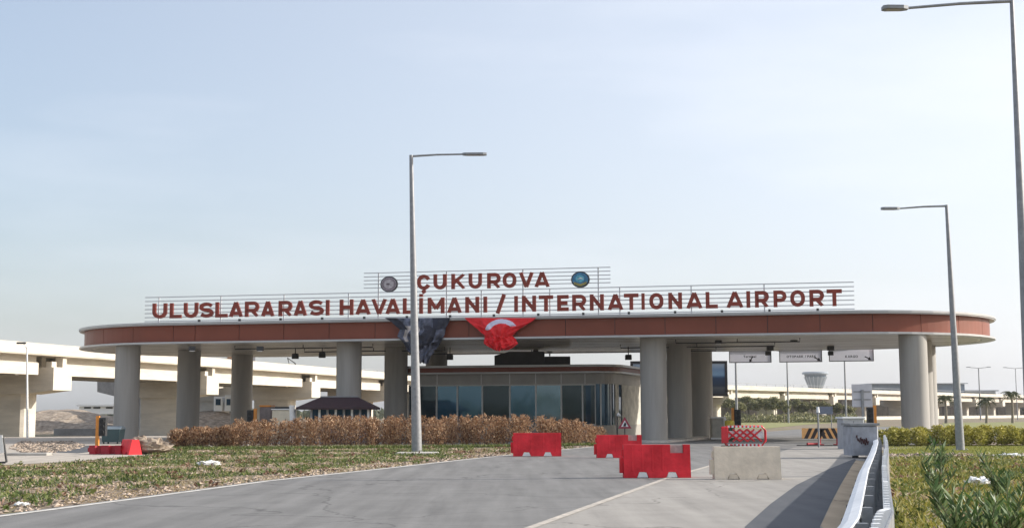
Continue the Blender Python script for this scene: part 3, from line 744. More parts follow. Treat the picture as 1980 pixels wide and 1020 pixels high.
# ------------------------------------------------------------------ viaducts
def viaduct(name,label,x0,y0,dx,v0,v1,piers,mats,side=1,pier_w=(3.4,8.6),ng=5,zg=0,endcap=True):
    d=Vector((dx,1,0)).normalized(); nn=Vector((d.y,-d.x,0))*side     # nn towards the viewer side
    M=Matrix(((d.x,nn.x,0,x0),(d.y,nn.y,0,y0),(0,0,1,0),(0,0,0,1)))
    light,grey=mats
    o=thing(name,label,'viaduct',(x0,y0,zg))
    MB(M).box(v0,v1,-.28,0,7.06,8.0).build('parapet',light,o)
    MB(M).box(v0,v1,-10.2,-9.9,7.06,8.0).build('parapet',light,o)
    MB(M).box(v0,v1,-10.2,-.05,6.98,7.057).build('deck',light,o)
    cuts=[v0]+[p for p in piers if v0<p<v1]+[v1]
    for a,c in zip(cuts[:-1],cuts[1:]):
        a2=a+(1.35 if a!=v0 else 0); c2=c-(2.35 if c!=v1 else 0)
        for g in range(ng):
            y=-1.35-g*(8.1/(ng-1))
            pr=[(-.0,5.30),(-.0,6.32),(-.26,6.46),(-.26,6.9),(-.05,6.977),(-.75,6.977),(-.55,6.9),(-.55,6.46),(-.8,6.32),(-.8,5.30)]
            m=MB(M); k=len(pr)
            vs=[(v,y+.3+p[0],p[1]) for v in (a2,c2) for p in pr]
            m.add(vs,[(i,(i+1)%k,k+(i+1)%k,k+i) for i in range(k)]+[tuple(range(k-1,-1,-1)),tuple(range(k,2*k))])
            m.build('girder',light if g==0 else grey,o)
    for p in piers:
        if not v0<p<v1: continue
        a,c=p-1.4,p+1.4
        pr=[(-.15,3.95),(-.15,6.0),(-10.0,6.0),(-10.0,3.95),(-8.9,3.62),(-3.2,3.62)]
        m=MB(M); k=len(pr); vs=[(v,q[0],q[1]) for v in (a,c) for q in pr]
        m.add(vs,[(i,(i+1)%k,k+(i+1)%k,k+i) for i in range(k)]+[tuple(range(k-1,-1,-1)),tuple(range(k,2*k))])
        pc=m.build('pier_cap',light,o)
        for g in range(2):
            y=-.75-g*(8.7/(ng-1)); MB(M).box(p-1.2,p-.5,y-.35,y+.25,6.003,6.5).build('bearing_block',light,pc); MB(M).box(p+.3,p+.9,y-.4,y+.35,6.003,6.96).build('bearing_block',light,pc)
        wv=pier_w; m=MB(M); 
        pts=[(p-1.1,-wv[0]-.25),(p-.85,-wv[0]),(p+.85,-wv[0]),(p+1.1,-wv[0]-.25),(p+1.1,-wv[1]+.25),(p+.85,-wv[1]),(p-.85,-wv[1]),(p-1.1,-wv[1]+.25)]
        m.prism(pts[::-1],zg-.6,3.617); m.build('pier',light,o)
    return o
piers=[-19.5]+[9.3+28.2*k for k in range(9)]
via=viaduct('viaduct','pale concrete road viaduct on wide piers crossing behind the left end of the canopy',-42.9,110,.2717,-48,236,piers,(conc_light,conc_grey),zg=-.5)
# second, lower deck seen beneath the first one
conc_dark=mat('dark_grey_concrete',(.26,.25,.24),.85,.2,1)  # darker grey concrete for the second viaduct and low left wall
q=D(205,745,172); 
v3=thing('viaduct','dark grey pier cap of a second viaduct seen below the pale one at the left','viaduct',(q.x,172,-.5))
m=MB(); 
a=D(188,733,172); e=D(300,733,172); b0=D(188,757,172); b1=D(300,785,172)
for y in (172,175): pass
m.add([(a.x,172,a.z),(e.x,172,e.z),(b1.x,172,b1.z),(b0.x,172,b0.z),(a.x,175,a.z),(e.x,175,e.z),(b1.x,175,b1.z),(b0.x,175,b0.z)],[(3,2,1,0),(4,5,6,7),(0,1,5,4),(2,3,7,6),(1,2,6,5),(3,0,4,7)]); m.build('pier_cap',conc_dark,v3)
m=MB(); m.box(e.x-5,e.x+1,172.2,174.8,-.6,b1.z+1.0); m.build('pier',conc_dark,v3)
# right, distant viaduct
x_=D(1406,768,296).x
via2=viaduct('viaduct','distant pale concrete viaduct crossing the road beyond the right half of the canopy',x_,296,.75,-150,420,[-142.5+29*k for k in range(20)],(conc_light,conc_grey),side=1,ng=3,pier_w=(3.4,8.0))
vd=Vector((.75,1,0)).normalized()
m=MB(Matrix(((vd.x,vd.y,0,x_),(vd.y,-vd.x,0,296),(0,0,1,0),(0,0,0,1))))
for v in range(-150,420,5): m.box(v-.03,v+.03,-.12,-.06,8.0,8.55)
m.box(-150,420,-.14,-.06,8.55,8.63); 
m.build('railing',galv_dark,via2)
# dark retaining wall under the distant viaduct
nrm=Vector((vd.y,-vd.x,0))
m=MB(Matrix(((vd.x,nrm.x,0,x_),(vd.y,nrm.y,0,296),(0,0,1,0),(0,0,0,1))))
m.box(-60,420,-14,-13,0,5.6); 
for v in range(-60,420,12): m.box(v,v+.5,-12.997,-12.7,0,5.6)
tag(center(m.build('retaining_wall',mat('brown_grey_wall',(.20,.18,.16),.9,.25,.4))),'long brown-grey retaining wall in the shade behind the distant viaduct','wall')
m=MB(Matrix(((vd.x,nrm.x,0,x_),(vd.y,nrm.y,0,296),(0,0,1,0),(0,0,0,1)))); m.box(40,380,10,10.4,0,.85); m.box(-100,15,14,14.4,0,.85)
tag(center(m.build('parapet_wall',conc_light)),'low pale roadside parapet wall in front of the distant viaduct','wall')

# ------------------------------------------------------------------ far buildings
ct=D(1577,740,1300); tw=thing('control_tower','hazy flared airport control tower rising beyond the distant viaduct','tower',(ct.x,1300,0))
towm=mat('tower_cladding',(.30,.34,.38),.7,.1,.02); 
def lathe(mb,c,prof,n=24,sm=False):
    vs=[(c[0]+r*math.cos(2*PI*k/n),c[1]+r*math.sin(2*PI*k/n),z) for r,z in prof for k in range(n)]
    mb.add(vs,[(a*n+k,a*n+(k+1)%n,(a+1)*n+(k+1)%n,(a+1)*n+k) for a in range(len(prof)-1) for k in range(n)]+[tuple(range((len(prof)-1)*n,len(prof)*n))],sm)
zz=lambda py:D(1577,py,1300).z
wpx=1300/2540
m=MB(); lathe(m,(ct.x,1300),[(9*wpx,0),(9*wpx,zz(760)),(13*wpx,zz(747)),(19*wpx,zz(733)),(21*wpx,zz(729))]); m.build('shaft',towm,tw)
m=MB(); lathe(m,(ct.x,1300),[(20*wpx,zz(729)+.01),(21*wpx,zz(723))]); m.build('cab_glazing',mat('tower_glass',(.08,.12,.16),.2),tw)
m=MB(); lathe(m,(ct.x,1300),[(25*wpx,zz(723)+.01),(25*wpx,zz(720)),(23*wpx,zz(718.5))]); m.build('roof',towm,tw)
m=MB()
for k in range(16):
    a=2*PI*k/16; c_,s_=math.cos(a),math.sin(a)
    m.tube([(ct.x+c_*9.6*wpx,1300+s_*9.6*wpx,zz(758)),(ct.x+c_*21.8*wpx,1300+s_*21.8*wpx,zz(728))],.35,4)
m.build('fin',mat('pale_fin',(.55,.58,.6),.6),tw)
tb=thing('terminal_building','hazy blue-grey flat terminal building above the distant viaduct at right','building',(D(1780,750,900).x,900,0))
m=MB(); PX(900,1686,1865,742,800,40,m); m.build('main_hall',mat('blue_grey_glazing',(.12,.17,.24),.35,.25,.05,stretch=(1,1,.2)),tb)
m=MB(); a=D(1680,742,900); e=D(1868,740,900); m.box(a.x,e.x,896,942,a.z+.01,e.z); m.build('roof',mat('pale_roof',(.45,.47,.48),.6),tb)
m=MB(); PX(900,1866,1925,756,800,30,m); m.build('wing',mat('wing_glazing',(.16,.19,.22),.4,.2,.1),tb)
m=MB(); a=D(1866,756,900); e=D(1927,753.5,900); m.box(a.x+.1,e.x,896,932,a.z+.01,e.z); m.build('wing_roof',mat('pale_roof',(.45,.47,.48)),tb)
# low white building between the left piers
wb=thing('site_building','long low white building with a dark window strip seen between the left viaduct piers','building',(D(200,797,240).x,240,-.5))
m=MB(); PX(240,153,300,785,800,6,m); m.build('wall',white,wb)
m=MB(); 
for p in (163,181,205,222): 
    a=D(p,786.5,240); e=D(p+13,784,240); m.box(a.x,e.x,239.9,239.997,a.z-.25,a.z+.05)
m.build('window',dark,wb)
m=MB(); a=D(150,785,240); e=D(302,782,240); m.box(a.x,e.x,239.5,246.5,a.z+.003,e.z+.1); m.build('roof',white,wb)

# ------------------------------------------------------------------ lamp posts
def lamp(base,H,arm,lean,r0,r1,name_label,arm_rise=.15,head=1.2,group='street lamps',rarm=.04):
    t=thing('street_lamp',name_label,'street lamp',base,0,group)
    M=Matrix.Translation(base)
    top=Vector((lean[0],lean[1],H))
    MB(M).tube([(0,0,.0),(0,0,.02),top*.5,top],[r0,r0,(r0+r1)/2,r1],16).build('pole',galv,t)
    m=MB(M); m.box(-.3,.3,-.3,.3,-.02,.03)
    for a in (-.22,.22):
        for c in (-.22,.22): m.tube([(a,c,.03),(a,c,.09)],.02,6)
    m.build('base_plate',galv_dark,t)
    av=Vector(arm); e=top+av
    MB(M).tube([top-Vector((0,0,.05)),top+av*.5+Vector((0,0,arm_rise*.5)),e+Vector((0,0,arm_rise))],[rarm*1.3,rarm*1.1,rarm],8).build('arm',galv_dark,t)
    d=av.normalized(); n_=Vector((-d.y,d.x,0)); c=e+Vector((0,0,arm_rise))
    R=Matrix(((d.x,n_.x,0,c.x),(d.y,n_.y,0,c.y),(0,0,1,c.z),(0,0,0,1)))
    m=MB(M@R); m.add([(x,y,z) for x,w_ in ((0,.08),(.15,.15),(head*.85,.17),(head,.11)) for y in (-w_,w_) for z in (-.05,.05)],
       [(0,1,3,2),(12,14,15,13)]+[f for k in range(3) for f in ((4*k,4*k+4,4*k+5,4*k+1),(4*k+2,4*k+3,4*k+7,4*k+6),(4*k+1,4*k+5,4*k+7,4*k+3),(4*k,4*k+2,4*k+6,4*k+4))])
    h=m.build('lamp_head',galv_dark,t)
    MB(M@R).box(.2,head*.85,-.12,.12,-.062,-.053).build('lens',mat('lamp_lens',(.30,.28,.22),.3),h)
    return t
def lamp_px(bx,by,ty_px,topx,armx,army,label,head,z=0,r0=.22,r1=.08,group='street lamps',armY=0,rise=None,rarm=.04):
    b0=G(bx,by,z); Y=b0.y; tp=D(topx,ty_px,Y); ar=D(armx,army,Y)
    L=(ar-tp); av=Vector((L.x-(head*np.sign(L.x)),armY,0)); av=Vector((av.x,armY,0))
    return lamp(b0,tp.z-z,av,(tp.x-b0.x,0),r0,r1,label,ar.z-tp.z if rise is None else rise,head,group,rarm)
lamp_px(806,875,300,795,941,298,'tall grey street lamp with its arm pointing right, in front of the hedge and banner',1.1,r0=.235,r1=.085)
lamp_px(1857,870,396,1830,1704,403,'grey street lamp with its arm pointing left, standing on the lawn at right',.85,r0=.2,r1=.07)
# nearest post, just inside the right edge: its foot is out of frame
b0=Vector((14.2,36.3,0)); tp=D(1956,-1,36.3); ar=D(1706,16,36.3)
lamp(b0,tp.z,(ar.x-tp.x+.72,0,0),(tp.x-b0.x,0),.16,.055,'nearest and tallest grey street lamp, cut by the right edge of the picture',ar.z-tp.z,.72,'street lamps')
# slab under the middle lamp
c=G(806,878); m=MB(); m.bbox(c.x-.85,c.x+.9,c.y-.6,c.y+.8,-.05,.1,.03); struct(m.build('pavement',kerbm))
# slim lamp with curved arm at left
def curved_lamp(px,by,tpx,tpy,hpx,hpy,z,label,r=.10,group='street lamps'):
    b0=G(px,by,z); Y=b0.y; tp=D(tpx,tpy,Y); hd=D(hpx,hpy,Y)
    t=thing('street_lamp',label,'street lamp',b0,0,group)
    k=Vector((tp.x,Y,tp.z-.8)); 
    MB().tube([b0,k],[r,r*.6],8).build('pole',white,t)
    MB().tube([k,Vector((tp.x,Y,tp.z-.35)),Vector((tp.x-(tp.x-hd.x)*.35,Y,hd.z-.05)),Vector((hd.x+.5,Y,hd.z+.05))],[r*.6,r*.6,r*.55,r*.5],8).build('arm',white,t)
    MB().bbox(hd.x-.1,hd.x+.6,Y-.12,Y+.12,hd.z-.02,hd.z+.12,.03).build('lamp_head',dark,t)
    return t
curved_lamp(53,851,53,664,35,664,-.2,'slim white street lamp with a bent arm in front of the left viaduct pier')
def pole_lamp(px,by,Y,H,arms,label,r=.1):
    b0=G(px,by); b0=Vector(((px-990)/2540*Y,Y,0))
    t=thing('street_lamp',label,'street lamp',b0,0,'street lamps beyond the canopy')
    MB().tube([b0,b0+Vector((0,0,H))],[r,r*.6],8).build('pole',galv,t)
    for s in arms:
        MB().tube([b0+Vector((0,0,H)),b0+Vector((s*2.4,0,H+.25))],.06,6).build('arm',galv,t)
        MB().bbox(b0.x+s*2.4-.45,b0.x+s*2.4+.45,Y-.15,Y+.15,H+.2,H+.34,.03).build('lamp_head',galv_dark,t)
    return t
pole_lamp(1421,820,190,12.6,(1,),'lamp post seen below the left end of the leftmost hanging sign',.2)
pole_lamp(1520,815,235,12.6,(-1,),'lamp post seen below the middle hanging sign left of the control tower',.18)
pole_lamp(1631,812,235,12.8,(-1,),'lamp post seen below the rightmost hanging sign right of the control tower',.19)
pole_lamp(1889,800,307,12,(1,-1),'far double-armed lamp post rising over the distant viaduct at right',.18)
pole_lamp(1960,800,310,12,(-1,1),'far lamp post beside the near pole at the right edge',.12)

# ------------------------------------------------------------------ barriers
def water_barrier(mb,W,H,notch=False,T=.5,slots=2,ribs=True):
    # front outline extruded, thinner at the top
    h=W/2; sw=.14*W/1.7
    pts=[(-h,0)]
    for c in (-.22*W,.22*W)[:slots]:
        pts+=[(c-sw-.02,0),(c-sw*.62,.15*H/.85),(c+sw*.62,.15*H/.85),(c+sw+.02,0)]
    pts+=[(h,0),(h,H)]
    if notch: pts+=[(h-.10*W,H),(h-.10*W,H*.74),(h-.30*W,H*.74),(h-.30*W,H)]
    pts+=[(-h,H)]
    k=len(pts); vs=[]
    def th(z): return T/2*(1-.5*z/H)
    for sgn in (-1,1): vs+=[(p[0]*(1-.0*p[1]),sgn*th(p[1]),p[1]) for p in pts]
    fs=[(i,(i+1)%k,k+(i+1)%k,k+i)[::-1] for i in range(k)]+[tuple(range(k)),tuple(range(2*k-1,k-1,-1))]
    mb.add(vs,fs)
    # raised ribs
    for x in (np.linspace(-h+.22,h-(.42*W if notch else .22),4) if ribs else ()):
        for sg in (-1,1):
            y0=th(.2*H)*sg; y1=th(.95*H*(.72 if (notch and x>h-.3*W) else 1))*sg; zt=.95*H
            mb.add([(x-.03,y0,.2*H),(x+.03,y0,.2*H),(x+.02,y1,zt),(x-.02,y1,zt),(x-.015,y0+sg*.008,.22*H),(x+.015,y0+sg*.008,.22*H),(x+.01,y1+sg*.008,zt-.02),(x-.01,y1+sg*.008,zt-.02)],
             [(4,5,6,7),(0,1,5,4),(1,2,6,5),(2,3,7,6),(3,0,4,7)])
    # coupling tongue
    mb.box(-h-.10,-h+.002,-.09,.09,.14*H,.6*H); mb.box(-h-.05,-h+.002,-.06,.06,.66*H,.86*H)
def put_barrier(px0,px1,pb,pt,rz,label,notch,material,cat='barrier',name='road_barrier',dirt=True):
    c=G((px0+px1)/2,pb); c.y+=.22; W=(px1-px0)/2540*c.y; H=(pb-pt)/2540*c.y
    c.z=.018
    t=thing(name,label,cat,c,rz,'water-filled road barriers')
    m=MB(WORLD[t.name]); water_barrier(m,W,H,notch,ribs=material is redp); m.build('body',material,t)
    sw=.14*W/1.7
    for c_ in (-.22*W,.22*W):
        MB(WORLD[t.name]).add([(c_-sw*.95,-.235*(1-.0),.012),(c_+sw*.95,-.235*(1-.0),.012),(c_+sw*.66,-.235*(1-.0),.135*H/.85),(c_-sw*.66,-.235*(1-.0),.135*H/.85),(c_-sw*.95,-.12,.012),(c_+sw*.95,-.12,.012),(c_+sw*.66,-.12,.135*H/.85),(c_-sw*.66,-.12,.135*H/.85)],[(0,1,2,3),(7,6,5,4),(0,4,5,1),(2,6,7,3),(1,5,6,2),(3,7,4,0)]).build('added_slot_fill',white if material is redp else material,t)  # added fill; white on red barriers stands for sunlit ground behind
    if notch:
        m=MB(WORLD[t.name]); m.box(W/2-.295*W,W/2-.105*W,-.03,.03,H*.745,H*.985); m.build('filler_plate',mat('dusty_pink_plate',(.45,.36,.33),.8,.2,8),t)
    return t
put_barrier(993,1085,882,838,-.02,'red plastic road barrier standing alone left of the others, nearest the hedge',False,redp)
put_barrier(1155,1241,885,842,.0,'red plastic road barrier half hidden behind the front notched one',True,redp)
put_barrier(1208,1335,924,862,.0,'front red plastic road barrier with a notch in its top right corner',True,redp)
beige=mat('dusty_cream_plastic',(.70,.60,.47),.8,.12,3,bump=.3,bscale=10)
put_barrier(1384,1510,927,866,-.01,'dusty cream road barrier right of the front red one',False,beige)
# two toppled ones at the left
def toppled(px0,px1,pb,pt,rx,rz,W,H,label,T,material):
    c=G((px0+px1)/2,pb); t=thing('road_barrier',label,'barrier',c,0,'toppled road barriers')
    M=Matrix.Translation(c)@Matrix.Rotation(rz,4,'Z')@Matrix.Rotation(rx,4,'X')
    m=MB(M); water_barrier(m,W,H,False,T)
    z=min(v.z for v in m.v); m.v=[v-Vector((0,0,z)) for v in m.v]
    m.build('body',material,t)
toppled(172,233,878,862,-PI/2+.05,-.05,1.4,.75,'dark red road barrier lying flat on its side at the left',.40,mat('dull_red_plastic',(.36,.015,.03),.6,.2,2.5))
toppled(232,272,878,850,0,-.95,1.25,.65,'bright red road barrier set at an angle beside the flat one at the left',.6,mat('bright_red_plastic',(.74,.02,.03),.6,.15,2.5))

# red and white lattice barrier
def lattice():
    c=G(1440,865); W=(1480-1400)/2540*c.y; H=1.0*(862-826)/2540*c.y
    t=thing('lattice_barrier','red barrier with a white and red diamond lattice on short feet beyond the cream barrier','barrier',(c.x,c.y,.02))
    M=WORLD[t.name]; z0=.12; z1=H+.1; h=W/2
    rl=mat('red_gloss',(.62,.02,.03),.4,.1,4)
    m=MB(M); m.tube([(-h+.15,0,z0),(h-.15,0,z0),(h,0,z0+.2),(h,0,z1-.2),(h-.15,0,z1),(-h+.15,0,z1),(-h,0,z1-.2),(-h,0,z0+.2),(-h+.15,0,z0)],.06,8); m.build('frame',rl,t)
    m=MB(M)
    for k in range(-1,6):
        x0=-h+.1+k*.36
        for s in (1,-1):
            a=(x0 if s>0 else x0+.72); e=(x0+.72 if s>0 else x0)
            if min(a,e)<-h+.02 or max(a,e)>h-.02: continue
            m.tube([(a,.0+s*.02,z0+.18),(e,.0+s*.02,z1-.14)],.045,6)
    m.build('lattice',rl,t)
    m=MB(M); m.box(-h+.12,h-.12,.045,.06,z0+.36,z1-.22); m.build('reflective_sheet',mat('white_reflective',(.74,.72,.72),.4,.2,6),t)
    for k in range(9):
        x=-h+.2+k*(W-.4)/8.6
        for zq in (z1-.06,z0-.05): MB(M).box(x,x+.1,-.085,-.065,zq,zq+.11).build('reflective_stripe',mat('white_reflective',(.74,.72,.72)),t)
    m=MB(M); m.bbox(-h-.1,-h+.65,-.5,.3,-.01,.1,.03); m.build('rubber_foot',black,t)
    m=MB(M); m.tube([(h-.35,0,z0),(h-.35,-.15,0)],.06,8); m.tube([(-h+.4,0,z0),(-h+.4,-.1,.1)],.05,8); m.build('leg',rl,t)
    m=MB(M); m.bbox(-h-.13,-h+.22,-.14,-.07,z0+.1,z1+.0,.03); m.build('end_panel',rl,t)
lattice()
# chevron board
def chevron():
    c=G(1592,861); t=thing('chevron_board','orange and black chevron board on red legs beside the white cabinet','barrier board',(c.x,c.y,.02))
    M=WORLD[t.name]; W=(1634-1553)/2540*c.y; h=W/2; z0=.36; z1=.90
    m=MB(M); m.box(-h,h,-.02,.02,z0,z1); m.build('board',mat('orange_reflective',(.78,.40,.14),.5,.1,6),t)
    m=MB(M); n_=6
    zc=(z0+z1)/2
    for k in range(n_):
        x=-h+.1+k*(W-.2)/n_; s=1 if x<0 else -1; sh=.27*s
        p=[(x,-.023,z0),(x+.2,-.023,z0),(x+.2+sh,-.023,z1),(x+sh,-.023,z1)]
        p=[(max(-h,min(h,a)),b_,c_) for a,b_,c_ in p]; m.add(p,[(0,1,2,3)])
    m.add([(-.13,-.026,zc),(0,-.026,zc-.14),(.13,-.026,zc),(0,-.026,zc+.14)],[(0,1,2,3)])
    m.build('chevron_stripes',mat('black_reflective',(.025,.015,.015),.5),t)
    m=MB(M)
    for x in (-h+.95,h-.35): m.tube([(x,.06,.04),(x,.06,z0+.1)],.06,8); m.box(x-.15,x+.15,-.3,.4,-.005,.07)
    m.tube([(-h+.95,.06,.08),(-h+.2,-.3,.08)],.07,8)
    m.build('leg',mat('dark_red_paint',(.35,.02,.03),.5),t)
    m=MB(M); m.bbox(-h-.2,h+.1,-.35,.45,-.015,-.005+.03,.01); m.build('rubber_base',black,t)
chevron()
# flat slab kerb under the board
c0=G(1553,868); 
struct(MB().bbox(c0.x,c0.x+4.4,63.2,65.8,0,.13,.03).build('traffic_island',kerbm)) if False else None

# ------------------------------------------------------------------ roadside boxes and signs right of the lane
def boxpx(px0,px1,py0,py1,depth,Y=None,z=0):
    c=G((px0+px1)/2,py1) if Y is None else Vector((((px0+px1)/2-990)/2540*Y,Y,z)); Y=c.y
    return c.x-(px1-px0)/2/2540*Y, c.x+(px1-px0)/2/2540*Y, Y, Y+depth, c.z, D((px0+px1)/2,py0,Y).z
grey_box=mat('grey_render_box',(.34,.35,.38),.7,.22,3,bump=.2)
X0,X1,Y0,Y1,Z0,Z1=boxpx(1648,1700,822,886,1.3)
t=thing('concrete_block','grey boxy block with red scribbled graffiti at the end of the guardrail','block',((X0+X1)/2,Y0,0))
MB().bbox(X0,X1,Y0,Y1,.12,Z1,.05).build('body',grey_box,t)
MB().box(X0-.05,X1+.04,Y0-.05,Y1+.05,Z1+.003,Z1+.09).build('cap',galv_dark,t)
MB().box(X0+.08,X0+.25,Y0+.03,Y0+.3,0,.117).build('foot',black,t)
MB().box(X1-.25,X1-.08,Y0+.03,Y0+.3,0,.117).build('foot',black,t)
gr=mat('dark_red_spray',(.075,.03,.03),.7)
m=MB(); xs_=np.linspace(X0+.18,X1-.38,22); pr=None
path=[(x,Y0-.012,Z0+(Z1-Z0)*(.60+.075*math.sin(i*1.9)+.05*math.sin(i*.8+1)-.004*i)) for i,x in enumerate(xs_)]
m.tube(path,.022,5); m.tube([(p[0]+.06,p[1],p[2]-.06+.02*math.sin(i*3)) for i,p in enumerate(path[5:17])],.02,5); m.build('graffiti',gr,t)
X0b,X1b,Y0b,Y1b,Z0b,Z1b=boxpx(1632,1672,805,868,1.2)
t=thing('equipment_cabinet','pale grey equipment cabinet with a white lid between chevron board and graffiti block','cabinet',((X0b+X1b)/2,Y0b,0))
MB().bbox(X0b,X1b,Y0b,Y1b,0,Z1b-.1,.03).build('body',mat('pale_grey_cabinet',(.42,.43,.45),.6,.1,3),t)
MB().bbox(X0b-.06,X1b+.06,Y0b-.06,Y1b+.06,Z1b-.097,Z1b,.02).build('lid',white,t)
MB().box((X0b+X1b)/2-.01,(X0b+X1b)/2+.01,Y0b-.005,Y0b-.001,.12,Z1b-.2).build('door_gap',dark,t)
# white sign back on a post
Yw=76; t=thing('road_sign','large blank pale road sign seen from behind above the white cabinet','road sign',((1667-990)/2540*Yw,Yw,0))
a=D(1648,786,Yw); e=D(1686,742,Yw); MB().bbox(a.x,e.x,Yw,Yw+.04,a.z,e.z,.01).build('panel',mat('pale_sign_back',(.55,.55,.58),.5,.06,4),t)
m=MB(); m.box((a.x+e.x)/2-.07,(a.x+e.x)/2+.07,Yw-.09,Yw-.003,0,a.z+(e.z-a.z)*.75); m.build('post',galv_dark,t)
m=MB(); 
for z in (.3,.65): m.box(a.x+.1,e.x-.1,Yw-.03,Yw-.003,a.z+(e.z-a.z)*z,a.z+(e.z-a.z)*z+.06)
m.build('bracket',galv,t)
# traffic signals on orange posts
def signal(px,top,base,Y,label,side=-1,h=None,z=0,w_=.16,head=(.34,.8)):
    x=(px-990)/2540*Y; zt=D(px,top,Y).z
    t=thing('traffic_signal',label,'traffic light',(x,Y,z),0,'traffic signals on orange posts')
    MB().box(x-w_/2,x+w_/2,Y-.08,Y+.08,z,zt).build('post',orange,t)
    hw,hh=head; hx=x+side*(w_/2+hw/2+.005); hz=zt-hh-.1
    H=MB().bbox(hx-hw/2,hx+hw/2,Y-.15,Y+.15,hz,hz+hh,.03).build('signal_head',dark,t)
    m=MB()
    for k in range(3):
        c=Vector((hx,Y-.152,hz+hh*(.2+.3*k))); m.tube([c,c+Vector((0,-.12,0))],hw*.3,10)
    m.build('visor',black,H)
    return t
signal(1686,783,835,74,'orange post with a dark signal head between the blank sign and the canopy column',-1,head=(.36,.9))
signal(1413,788,832,84,'orange post with a dark signal head behind the lattice barrier',1,head=(.42,1.0))
signal(194,803,860,72.5,'orange post with a black signal head beside the green waste bin',1,w_=.18,head=(.4,1.0))
signal(496,789,830,86,'orange post with a black signal head left of the cream booth',-1,w_=.2,head=(.42,1.1))
signal(1413,824,0,0,'',0) if False else None
# yellow and green padding round the signal foot
x=(1404-990)/2540*83; t=thing('bollard_sleeve','yellow and dark green sleeve round the foot of the signal behind the lattice barrier','bollard',(x,82.5,0))
m=MB(); lathe(m,(x,82.5),[(.34,0),(.34,.7),(.3,.9),(.1,.93)],14); m.build('lower_sleeve',mat('dark_green_sleeve',(.03,.05,.02),.6),t)
m=MB(); lathe(m,(x,82.5),[(.31,.935),(.3,1.25),(.08,1.3)],14); m.build('upper_sleeve',mat('yellow_sleeve',(.55,.42,.04),.5,.2,6),t)
# small grey guide sign
Yg=110; x=(1594-990)/2540*Yg; t=thing('guide_sign','small blue-grey road sign on a thin post left of the blank pale sign','road sign',((1577-990)/2540*Yg,Yg,0))
a=D(1579,800,Yg); e=D(1610,785,Yg); MB().box(a.x,e.x,Yg,Yg+.05,a.z,e.z).build('panel',mat('blue_grey_sign',(.16,.19,.25),.5,.15,3),t)
m=MB(); a=D(1602,800,Yg); m.tube([((1603-990)/2540*Yg,Yg+.1,0),((1603-990)/2540*Yg,Yg+.1,a.z+.3)],.04,8); m.build('post',galv,t)
Yg=66; x=(1577-990)/2540*Yg; t=thing('sign_post','thin white-capped post in front of the chevron board','post',(x,Yg,0))
m=MB(); m.tube([(x,Yg,0),(x,Yg,D(1577,797,Yg).z)],.045,8); m.build('shaft',galv,t)
m=MB(); z=D(1577,797,Yg).z; m.tube([(x,Yg,z+.002),(x,Yg,z+.28)],[.09,.06],8); m.build('cap',white,t)
# concrete cabinet beside the last column
X0,X1,Y0,Y1,Z0,Z1=boxpx(1373,1398,808,846,1.0,Y=88,z=.0)
t=thing('equipment_cabinet','cream concrete cabinet with a white frame right of the middle canopy columns','cabinet',((X0+X1)/2,Y0,0))
MB().bbox(X0,X1,Y0,Y1,.0,Z1,.03).build('body',mat('cabinet_cream',(.42,.40,.35),.7,.15,3),t)
m=MB(); m.box(X0-.06,X1+.06,Y0-.06,Y1,Z1+.003,Z1+.1); m.box(X1-.1,X1+.06,Y0-.06,Y0-.004,.0,Z1); m.box(X0-.1,X1-.1,Y0-.06,Y0-.004,0,.12); m.build('frame',white,t)
# triangular warning signs by the building
for (px,py,Y,lab) in ((1208,820,78,'red-edged triangular warning sign beside the first middle column'),):
    c=D(px,py,Y); t=thing('warning_sign',lab,'road sign',(c.x,Y,0)); s=.42
    MB().tube([(c.x,Y+.06,0),(c.x,Y+.06,c.z+.3)],.035,8).build('post',dark,t)
    def tri(r,y0,y1):
        P=[(c.x+r*math.cos(a),c.z+r*math.sin(a)) for a in (PI/2,PI/2+2*PI/3,PI/2+4*PI/3)]
        return MB().add([(p[0],y,p[1]) for y in (y0,y1) for p in P],[(0,1,2),(5,4,3),(0,3,4,1),(1,4,5,2),(2,5,3,0)])
    P=tri(.46,Y,Y+.03).build('plate',mat('dull_red_reflective',(.30,.03,.06),.5,.2,8),t)
    tri(.25,Y-.006,Y-.002).build('plate_face',white,P)
    m=MB(); m.add([(c.x-.09,Y-.010,c.z-.11),(c.x+.06,Y-.010,c.z-.11),(c.x+.10,Y-.010,c.z+.05),(c.x+.01,Y-.010,c.z+.16),(c.x-.06,Y-.010,c.z+.02)],[(0,1,2,3,4)]); m.build('pictogram',ink,P)
    
Y=79; x=(1191-990)/2540*Y; t=thing('bollard_lamp','thin dark post with a small white lamp on top beside the triangular sign','post',(x,Y,0))
MB().tube([(x,Y,0),(x,Y,D(0,803,Y).z)],.05,8).build('post',dark,t); z=D(1194,802,Y).z
MB().tube([(x,Y,z-.02),(x+.13,Y-.05,z+.06)],[.06,.14],10).build('lamp',white,t)

